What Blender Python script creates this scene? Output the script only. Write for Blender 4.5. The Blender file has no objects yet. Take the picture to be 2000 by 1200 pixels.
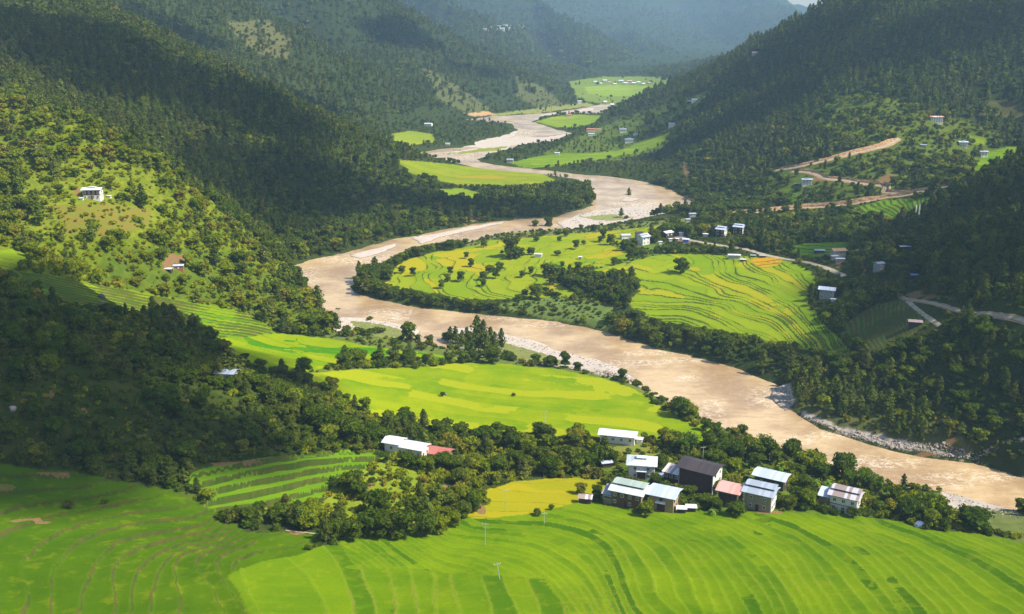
import bpy, bmesh, math, random
import numpy as np
from mathutils import Vector, Matrix

# ------------------------------------------------------------------ camera, sky, sun, exposure
SC = bpy.context.scene
CAM_H = 160.0            # metres above the river
FPX = 1944.0             # focal length in photo pixels (35 mm on a 36 mm sensor, 2000 px wide)
HORIZON = 20.0
PITCH = math.atan((600 - HORIZON) / FPX)
cam_data = bpy.data.cameras.new('camera')
cam = bpy.data.objects.new('camera', cam_data)
SC.collection.objects.link(cam)
cam.location = (0, 0, CAM_H)
cam.rotation_euler = (math.radians(90) - PITCH, 0, 0)
cam_data.lens = 35.0; cam_data.sensor_width = 36.0
cam_data.clip_start = 1.0; cam_data.clip_end = 60000.0
SC.camera = cam
SC.render.resolution_x = 1024; SC.render.resolution_y = 614

SUN_EL, SUN_AZ = math.radians(48), math.radians(-17)      # azimuth measured from +X towards +Y
SUN_DIR = Vector((math.cos(SUN_EL) * math.cos(SUN_AZ), math.cos(SUN_EL) * math.sin(SUN_AZ), math.sin(SUN_EL)))
world = bpy.data.worlds.new('World'); SC.world = world; world.use_nodes = True
wn = world.node_tree; wn.nodes.clear()
wo = wn.nodes.new('ShaderNodeOutputWorld'); wb = wn.nodes.new('ShaderNodeBackground'); ws = wn.nodes.new('ShaderNodeTexSky')
ws.sky_type = 'NISHITA'; ws.sun_disc = False
ws.sun_elevation = SUN_EL; ws.sun_rotation = math.radians(90) - SUN_AZ
ws.air_density = 1.0; ws.dust_density = 1.0; ws.ozone_density = 1.0
wb.inputs['Strength'].default_value = 0.13
wn.links.new(ws.outputs[0], wb.inputs[0]); wn.links.new(wb.outputs[0], wo.inputs[0])
sun_data = bpy.data.lights.new('sun', 'SUN'); sun_data.energy = 5.0; sun_data.angle = math.radians(0.5)
sun_data.color = (1.0, 0.93, 0.80)
sun = bpy.data.objects.new('sun', sun_data); SC.collection.objects.link(sun)
sun.rotation_euler = SUN_DIR.to_track_quat('Z', 'Y').to_euler()
SC.view_settings.view_transform = 'Standard'; SC.view_settings.look = 'None'
SC.view_settings.gamma = 1.0; SC.view_settings.exposure = 0.62
SC.view_settings.use_curve_mapping = False
SC.cycles.max_bounces = 6; SC.cycles.diffuse_bounces = 3; SC.cycles.glossy_bounces = 2
SC.cycles.transparent_max_bounces = 8; SC.cycles.volume_bounces = 3
SC.cycles.transmission_bounces = 2
SC.cycles.use_denoising = True
HAZE_DENSITY = 0.0001

random.seed(7)
rng = np.random.default_rng(11)

# ------------------------------------------------------------------ small helpers
CP, SP = math.cos(PITCH), math.sin(PITCH)
def ray(u, v):
    """direction of the view ray through a photo pixel, per metre of axis depth"""
    a = (np.asarray(u, float) - 1000) / FPX; b = (np.asarray(v, float) - 600) / FPX
    return a, CP - b * SP, -SP - b * CP
def at_depth(u, v, d):
    a, y, z = ray(u, v); return a * d, y * d, CAM_H + z * d
def on_plane(u, v, z0):
    a, y, z = ray(u, v); d = (z0 - CAM_H) / z; return a * d, y * d
def project(x, y, z):
    dz = z - CAM_H; d = y * CP - dz * SP
    d = np.maximum(d, 1e-3)
    return 1000 + FPX * x / d, 600 + FPX * (-(y * SP + dz * CP)) / d, d

def prop(o, **kw):
    for k, v in kw.items():
        if v is not None: o[k] = v
    return o

def hashn(ix, iy, seed=0):
    h = (ix * 374761393 + iy * 668265263 + seed * 1274126177) & 0x7fffffff
    h = (h ^ (h >> 13)) * 1274126177 & 0x7fffffff
    return ((h ^ (h >> 16)) & 0xffffff) / float(0xffffff)
def vnoise(x, y, seed=0):
    x = np.asarray(x, float); y = np.asarray(y, float)
    ix = np.floor(x).astype(np.int64); iy = np.floor(y).astype(np.int64)
    fx = x - ix; fy = y - iy
    fx = fx * fx * (3 - 2 * fx); fy = fy * fy * (3 - 2 * fy)
    a = hashn(ix, iy, seed); b = hashn(ix + 1, iy, seed); c = hashn(ix, iy + 1, seed); d = hashn(ix + 1, iy + 1, seed)
    return (a * (1 - fx) + b * fx) * (1 - fy) + (c * (1 - fx) + d * fx) * fy
def fbm(x, y, seed=0, octv=4):
    s = 0; a = 1; t = 0
    for k in range(octv):
        s = s + a * vnoise(x * 2 ** k + 17.3 * k, y * 2 ** k - 9.1 * k, seed + k); t += a; a *= .5
    return s / t * 2 - 1
def ridged(x, y, seed=0, octv=3):
    s = 0; a = 1; t = 0
    for k in range(octv):
        s = s + a * (1 - np.abs(2 * vnoise(x * 2 ** k + 5.3 * k, y * 2 ** k - 3.1 * k, seed + k) - 1)); t += a; a *= .5
    return s / t

def inside(px, py, poly):
    poly = np.asarray(poly, float); r = np.zeros(px.shape, bool)
    x0, y0 = poly.min(0); x1, y1 = poly.max(0)
    m = (px >= x0) & (px <= x1) & (py >= y0) & (py <= y1)
    X = px[m]; Y = py[m]; c = np.zeros(X.shape, bool)
    n = len(poly); j = n - 1
    for i in range(n):
        xi, yi = poly[i]; xj, yj = poly[j]
        if yi != yj:
            c ^= ((yi > Y) != (yj > Y)) & (X < (xj - xi) * (Y - yi) / (yj - yi) + xi)
        j = i
    r[m] = c
    return r
def seg_dist(px, py, line, closed=False, reach=None):
    """distance to a polyline; points farther than reach from its box get reach"""
    line = np.asarray(line, float)
    if closed: line = np.vstack([line, line[:1]])
    out = np.full(px.shape, 1e9 if reach is None else float(reach))
    if reach is not None:
        x0, y0 = line.min(0) - reach; x1, y1 = line.max(0) + reach
        m = (px >= x0) & (px <= x1) & (py >= y0) & (py <= y1)
    else: m = np.ones(px.shape, bool)
    X = px[m]; Y = py[m]; D = np.full(X.shape, 1e18)
    for (ax, ay), (bx, by) in zip(line[:-1], line[1:]):
        dx, dy = bx - ax, by - ay; L = dx * dx + dy * dy + 1e-9
        t = np.clip(((X - ax) * dx + (Y - ay) * dy) / L, 0, 1)
        D = np.minimum(D, (X - ax - t * dx) ** 2 + (Y - ay - t * dy) ** 2)
    D = np.sqrt(D)
    if reach is not None: D = np.minimum(D, reach)
    out[m] = D
    return out

# ------------------------------------------------------------------ the lie of the land: spot heights
# (u, v, z): seen at that pixel of the photograph and z metres above the river
Z_PTS = [
 # foreground fields and village terrace
 (-150,1200,50),(0,1200,47),(200,1200,44),(400,1200,41),(600,1200,39),(800,1200,37),(1000,1200,35),(1200,1200,33),(1400,1200,32),(1600,1200,31),(1800,1200,29),(2000,1200,27),(2200,1200,24),
 (-100,1050,42),(100,1060,40),(300,1060,36),(450,1100,36),(650,1080,31),(850,1090,28),(1050,1080,27),(1250,1080,24),(1450,1080,22.5),(1650,1080,21),(1850,1090,18.5),(2000,1110,17),
 (1050,1010,20),(1300,1020,17),(1500,1020,15.5),(1700,1020,13.5),(1850,1040,12),(1950,1065,12),
 (1070,960,14),(1200,970,14),(1300,985,14),(1440,985,13.5),(1640,985,12),(1750,990,10.5),(1250,930,12.5),(1350,950,13),(1500,940,11.5),(1180,900,9.5),(1200,865,8),
 (0,960,39),(100,970,37),(200,970,34),(0,900,40),(100,935,37),(380,940,30),(500,960,30),(650,930,29),(450,900,30),(600,890,28),(720,880,25),
 (560,1020,31),(700,1040,25),(850,1020,22),(760,960,26),(850,930,21),(920,960,17),(750,900,25),(800,880,17),(900,890,12),(1000,900,10),(640,990,30),(900,1030,19),
 # near dark hill on the left
 (400,925,31),(200,935,36),(60,900,42),(300,880,36),(500,870,31),(650,850,27),(720,850,19),(600,790,28),(450,780,38),(300,780,46),(150,800,52),(0,800,57),
 (100,700,60),(250,700,53),(400,730,43),(550,750,30),(-150,700,70),(-150,900,50),
 # mid field, below it the river
 (800,840,10),(1000,850,9),(1100,860,8),(650,760,12),(800,770,9),(1000,770,7),(1200,790,6),(1350,830,5),(1300,860,6),(1420,870,5),(700,720,9),(900,715,6),(1050,725,4.5),(1200,760,4),
 (450,660,9),(550,690,9),(700,690,7),(850,690,5),(640,655,5),
 # strip of terraces and the sunlit slope above it
 (500,635,11),(420,610,16),(350,600,20),(250,575,28),(150,560,36),(60,545,46),(-100,540,60),
 (200,620,26),(330,650,17),(420,670,11),
 (340,523,34),(440,540,22),(520,590,12),(560,610,6),(620,645,4),(250,500,46),(120,500,56),(0,500,64),
 (60,430,76),(180,390,70),(300,430,54),(400,470,36),(480,500,22),(550,560,6),
 (600,555,3),(575,520,3),
 # right bank forest and fields
 (760,580,4),(760,500,4),(850,540,6),(950,500,6.5),(1050,480,6),(1200,470,7),(1100,560,7),(950,580,5),(1150,610,4),(1150,530,9),(1200,580,8),
 (1300,560,9),(1300,500,10),(1450,520,13),(1550,560,13),(1450,600,10),(1400,640,7),(1300,620,5),(1600,640,12),(1640,670,11),(1500,660,7),
 (1550,700,7),(1650,760,7),(1750,820,5.5),(1900,870,5),(2000,900,5),(2150,930,6),(1650,700,13),(1750,700,20),(1850,750,19),(1950,800,17),(2050,760,26),(1850,830,9),
 (1700,640,22),(1700,590,18),(1800,640,30),(1780,590,26),(1900,640,38),(1900,610,38),(2000,640,46),(2000,560,57),(1850,540,38),(1750,510,23),(1950,450,62),(1850,450,42),(2100,500,72),
 (1250,450,5),(1350,440,10),(1410,455,15),(1450,445,18),(1380,415,11),(1550,470,17),(1640,500,17),(1600,440,22),(1700,470,20),(1330,420,5),
]
# (u, v, depth): hillsides
D_PTS = [
 # sunlit left slope, its crest and the gully behind
 (0,150,560),(100,200,560),(200,260,565),(280,300,572),(330,335,580),(430,400,600),(500,470,610),(0,300,545),(100,320,545),(230,340,555),(-200,100,560),(-200,400,520),
 # dark left hill
 (430,350,705),(330,280,730),(200,170,745),(100,90,745),(0,40,745),(560,500,690),(600,440,735),(500,330,765),(650,400,800),(600,300,860),(500,230,850),(400,180,860),(300,120,860),(180,45,860),(0,0,850),(-200,0,800),
 (700,350,900),(760,380,900),(690,460,760),(800,430,850),(850,400,905),(900,415,880),(750,320,960),(700,270,975),(640,235,985),(560,198,985),(500,170,980),(430,130,980),(350,90,985),(270,50,990),(180,0,1000),(1000,395,910),(1100,375,925),(1150,385,885),
 # right slopes
 (1576,362,810),(1540,335,830),(1500,400,790),(1600,410,770),(1660,395,760),(1720,380,765),(1850,370,770),(1660,300,845),(1750,280,850),(1700,340,805),(1825,240,880),(1880,288,880),(1922,306,880),(1980,300,890),(1800,330,830),(1900,345,850),
 (1430,420,840),(1450,350,880),(1400,400,865),(2100,260,900),(1960,220,940),(1850,200,930),(1750,180,960),(1750,230,910),(1650,210,950),(1600,260,900),(1500,280,950),(1500,200,1050),(1400,280,1020),(1380,350,930),(1300,320,1080),
 (1400,200,1200),(1300,250,1230),(1350,190,1330),(1600,130,1090),(1700,80,1060),(1850,80,1030),(2000,60,1010),(2150,60,1000),(1600,60,1200),(1500,130,1230),(2000,0,1100),(2200,0,1100),(1800,0,1150),(1900,130,970),(2050,170,930),
 (1610,0,1290),(1560,45,1330),(1500,85,1370),(1450,105,1400),(1400,122,1430),(1300,168,1520),(1240,200,1600),(1250,240,1400),(1210,270,1270),(1311,250,1290),(1270,300,1150),
 # right dark spur in front
 (2150,200,680),(2000,322,660),(1940,355,655),(1880,385,650),(1830,405,650),(1790,440,655),(1740,475,665),(1710,500,672),(2000,400,640),(2150,350,640),
 # second left hill
 (870,258,1380),(800,262,1400),(760,255,1330),(760,235,1450),(720,200,1450),(700,180,1480),(660,135,1520),(600,80,1560),(560,42,1590),(500,-10,1620),(300,-30,1550),(400,60,1400),(500,120,1400),(600,170,1380),(680,230,1330),
 # third hill and its sunlit spur
 (960,218,1640),(900,190,1700),(840,150,1760),(760,100,1830),(700,60,1880),(640,20,1930),(600,-20,1950),
 (1110,212,1730),(1080,190,1830),(1040,160,1920),(1000,135,1990),(950,105,2050),(900,70,2110),(830,32,2160),(760,12,2200),(700,2,2230),(1000,205,1750),(900,140,1960),
 (1160,193,2020),(1130,172,2200),(1090,148,2320),(1040,118,2420),(980,95,2500),(1100,180,2050),
]
# behind the crests and round about: (x, y, z)
W_PTS = [
 (0,40,100),(-150,40,100),(150,40,95),(-300,130,75),(-180,130,62),(0,130,50),(180,130,46),(350,130,42),
 (-420,400,110),(-250,340,70),
 (-330,600,95),(-250,640,62),(-185,660,38),(-130,690,18),(-420,600,125),
 (380,720,60),(300,700,32),(450,740,85),(340,760,40),
 (-420,1200,120),(-330,1200,70),(-250,1180,40),(-150,1100,20),(-520,1150,190),(-700,1000,260),(-180,1250,12),
 (400,1800,60),(300,1800,15),(520,1700,130),(700,1500,220),(260,2050,6),(150,1800,2),
 (-420,1900,80),(-600,1800,150),(-330,1780,60),
 (-300,2500,60),(-600,2600,200),(-100,2300,15),
 (150,2200,5),(250,2400,6),(350,2700,12),(150,2600,8),(450,2400,30),(700,2400,140),
]
# river and bars (photo outlines on the water plane)
RIVER = [(2300,1100),(2000,1003),(1900,978),(1840,962),(1760,955),(1640,925),(1530,885),(1440,852),(1380,822),(1330,795),(1290,780),(1240,755),(1180,738),(1120,722),(1050,712),(960,704),(900,690),(850,676),(800,662),
 (740,655),(680,652),(645,628),(610,585),(580,545),(565,520),(600,509),(680,494),(760,470),(850,453),(930,438),(1000,430),(1090,424),(1150,403),(1163,385),(1150,362),(1120,349),
 (1060,341),(1000,336),(940,329),(880,320),(820,310),(800,300),(860,292),(940,286),(990,272),(1010,255),(1000,242),(950,238),(905,234),(960,228),(1060,222),(1110,216),(1150,209),(1175,204),
 (1215,204),(1205,218),(1180,226),(1130,221),(1060,227),(1040,238),(1075,250),(1115,261),(1080,276),(1010,282),(1000,290),(960,300),(930,312),(960,322),(1060,333),(1130,341),
 (1200,346),(1260,356),(1310,372),(1345,388),(1330,408),(1260,425),(1180,440),(1100,450),(1040,452),(960,463),(900,480),(850,483),(790,492),(755,508),(740,528),(700,545),(684,560),(700,574),(750,590),(830,601),(900,609),(1000,620),(1090,628),(1150,640),(1210,658),(1280,682),
 (1340,692),(1430,718),(1525,752),(1530,790),(1560,815),(1600,838),(1700,868),(1800,893),(1900,905),(2000,932),(2300,990)]
BARS = [
 [(874,637),(930,640),(985,650),(1040,662),(1100,685),(1170,700),(1225,722),(1245,742),(1190,738),(1130,724),(1060,712),(990,700),(930,690),(880,672),(862,655)],
 [(655,617),(720,622),(780,632),(826,645),(820,656),(770,664),(700,655),(660,655),(640,640)],
 [(1840,960),(1900,972),(2000,1003),(2300,1100),(2300,1160),(2000,1060),(1900,1030),(1840,995)],
 [(1080,435),(1130,418),(1200,405),(1290,402),(1325,412),(1260,432),(1180,445),(1100,452)],
 [(1220,385),(1260,388),(1230,396),(1205,393)],
 [(1505,757),(1545,757),(1552,790),(1535,806),(1512,790),(1498,775)],
 [(1560,812),(1640,846),(1740,875),(1840,893),(1960,908),(2010,925),(2010,917),(1900,896),(1760,869),(1640,838),(1570,808)],
 [(800,465),(850,455),(935,438),(1000,430),(990,436),(930,450),(870,463),(820,478)],
 [(670,500),(760,478),(790,470),(760,492),(700,505)],
 [(863,299),(930,290),(1000,285),(1000,292),(930,297),(880,303)],
 [(1000,268),(1060,268),(1110,262),(1080,277),(1010,285),(960,290),(900,288),(950,282)],
 [(925,280),(990,265),(1012,255),(1010,265),(985,276),(930,288)],
 [(1060,223),(1120,216),(1165,209),(1160,216),(1100,224),(1050,228)],
]
def rbf_fit(P, Z, c, lin=True):
    n = len(P); D = np.sqrt(((P[:, None] - P[None]) ** 2).sum(-1) + c * c)
    A = np.zeros((n + 3, n + 3)); A[:n, :n] = D; A[:n, n] = 1; A[:n, n + 1:] = P; A[n, :n] = 1; A[n + 1:, :n] = P.T
    A[:n, :n] += np.eye(n) * -0.3
    s = np.linalg.lstsq(A, np.concatenate([Z, np.zeros(3)]), rcond=None)[0]
    return P, s, c
def rbf_eval(F, x, y):
    P, s, c = F; n = len(P); r = np.full(x.shape, s[n]) + s[n + 1] * x + s[n + 2] * y
    for i in range(n):
        r += s[i] * np.sqrt((x - P[i, 0]) ** 2 + (y - P[i, 1]) ** 2 + c * c)
    return r
pts = []
for u, v, z in Z_PTS:
    x, y = on_plane(u, v, z); pts.append((x, y, z))
for u, v, d in D_PTS:
    pts.append(tuple(float(q) for q in at_depth(u, v, d)))
for w in W_PTS: pts.append(w)
river_w = np.array([on_plane(u, v, 0) for u, v in RIVER])
bars_w = [np.array([on_plane(u, v, 0.3) for u, v in b]) for b in BARS]
for k in range(2, len(river_w) - 2, 2):
    pts.append((river_w[k][0], river_w[k][1], 1.5))
pts = np.array(pts, float)
keep = [0]
for i in range(1, len(pts)):
    if min(np.hypot(*(pts[i, :2] - pts[k, :2])) for k in keep) > 3: keep.append(i)
pts = pts[keep]
S = 100.0
FIT = rbf_fit(pts[:, :2] / S, pts[:, 2], 0.12)

# far mountains: crests as (u, v) with a depth, each a long wedge of ground
FAR = [  # crest polyline in (u, v), depth there, width of the near side in metres
 dict(line=[(560,-60),(740,-20),(860,0),(985,52),(1060,78),(1150,105),(1220,125),(1290,150),(1330,172)], d=3300, near=900, back=700),
 dict(line=[(900,-120),(1040,-10),(1120,45),(1200,82),(1250,110),(1310,150),(1340,180)], d=3900, near=900, back=900),
 dict(line=[(1150,60),(1230,62),(1290,90),(1330,118),(1400,150)], d=4500, near=900, back=900),
 dict(line=[(0,-160),(700,-130),(1100,-60),(1300,-30),(1420,-16),(1500,-4),(1550,4),(1600,14),(1680,30),(1800,10),(2000,-40),(2300,-60)], d=5600, near=1800, back=600),
]
def far_height(x, y):
    z = np.zeros(x.shape)
    for k, F in enumerate(FAR):
        L = np.array([np.array(at_depth(u, v, F['d'] + 500 * math.sin(i * 1.7 + k))) for i, (u, v) in enumerate(F['line'])])
        X = L[:, 0]; Y = L[:, 1]; Z = L[:, 2]
        yc = np.interp(x, X, Y); zc = np.interp(x, X, Z, left=Z[0], right=Z[-1])
        zc = np.where(x > X[-1], np.maximum(Z[-1] - (x - X[-1]) * .35, 0), zc)
        warp = 260 * fbm(x / 700, y / 700, 40 + k, 3)
        t = (y + warp * np.clip(np.abs(y - yc) / 400, 0, 1)) - yc
        prof = np.where(t < 0, np.clip(1 + t / F['near'], 0, 1) ** 1.15, np.clip(1 - t / F['back'], 0, 1))
        rid = ridged(x / 420, y / 900, 60 + k, 4)
        z = np.maximum(z, (zc + 0) * prof * (1 - .38 * (1 - rid) * np.clip(np.abs(t) / 250, 0, 1)))
    return z

def base_height(x, y):
    z = rbf_eval(FIT, x / S, y / S)
    z = np.minimum(z, 420)
    f = np.clip((y - 2300) / 700, 0, 1); f = f * f * (3 - 2 * f)
    plain = 6 + 0 * y
    z = z * (1 - f) + plain * f
    z = np.maximum(z, far_height(x, y) * np.clip((y - 2200) / 300, 0, 1))
    # gullies and lumps on the slopes, growing with height above the valley floor
    amp = np.clip((z - 14) / 60, 0, 1)
    near = np.clip((y - 420) / 200, 0, 1)
    sc = np.clip(y / 900, .6, 3)
    n = (ridged(x / 95, y / 95, 3, 3) - .62) * 26 * near + fbm(x / 34, y / 34, 9, 3) * 4
    n2 = (ridged(x / 240, y / 240, 5, 3) - .6) * 40 * np.clip((y - 1300) / 500, 0, 1)
    z = z + amp * (n * .62 + n2)
    z = z + fbm(x / 30, y / 30, 21, 3) * .35 * np.clip((z - 3) / 6, 0, 1)
    return z

def final_height(x, y):
    z = base_height(x, y)
    z = np.maximum(z, 2.0)
    px, py = x, y
    wob = fbm(x / 14, y / 14, 77, 3) * np.clip(y / 300, 1, 3) * 1.5
    ins = inside(px, py, river_w)
    d = seg_dist(px, py, river_w, True, reach=60)
    sd = np.where(ins, -d, d) + wob              # negative in the river
    bank = np.clip(sd / np.clip(y / 90, 4, 14), 0, 1)
    z = np.where(sd < 0, np.maximum(-2.2, sd * .35), z * bank ** .8 + .1)
    bar = np.zeros(x.shape)
    for b in bars_w:
        i2 = inside(px, py, b); db = seg_dist(px, py, b, True, reach=25)
        s2 = np.where(i2, db, -db) + wob * .9
        bar = np.maximum(bar, np.clip(s2 / 5 + .5, 0, 1))
    bar = bar * np.clip(1 - (z - 2.5) / 3.5, 0, 1)
    zb = .65 + .35 * fbm(x / 11, y / 11, 31, 3)
    z = z * (1 - bar) + zb * bar
    return z, sd, bar
# ------------------------------------------------------------------ terrain grid: rows away from the camera hill, fanning out
rows = [110.0]
while rows[-1] < 6300:
    y = rows[-1]
    rows.append(y + (2.2 if y < 185 else max(.0026 * y, .62) if y < 900 else .0052 * y))
rows = np.array(rows); NR = len(rows); NC = 660
def half_w(y): return 0.66 * y + 40
tcol = np.linspace(-1, 1, NC)
GX = half_w(rows)[:, None] * tcol[None]; GY = np.repeat(rows[:, None], NC, 1)
GZ, GSD, GBAR = final_height(GX, GY)
GU, GV, GD = project(GX, GY, GZ)
def HF(x, y, G=None):
    G = GZ if G is None else G
    x = np.asarray(x, float); y = np.asarray(y, float)
    j = np.clip(np.interp(y, rows, np.arange(NR)), 0, NR - 1.001); i = np.clip((x / half_w(y) + 1) * .5 * (NC - 1), 0, NC - 1.001)
    j0 = j.astype(int); i0 = i.astype(int); fj = j - j0; fi = i - i0
    return (G[j0, i0] * (1 - fi) + G[j0, i0 + 1] * fi) * (1 - fj) + (G[j0 + 1, i0] * (1 - fi) + G[j0 + 1, i0 + 1] * fi) * fj
RAYD = np.exp(np.linspace(math.log(150), math.log(6200), 2600))
def hit(u, v, dmin=0):
    """where the view ray through a photo pixel meets the ground"""
    a, b, c = ray(u, v)
    X = a * RAYD; Y = b * RAYD; Z = CAM_H + c * RAYD
    below = (Z < HF(X, Y)) & (RAYD > dmin)
    k = int(np.argmax(below)) if below.any() else len(RAYD) - 1
    return float(X[k]), float(Y[k]), float(HF(X[k], Y[k]))

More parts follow.
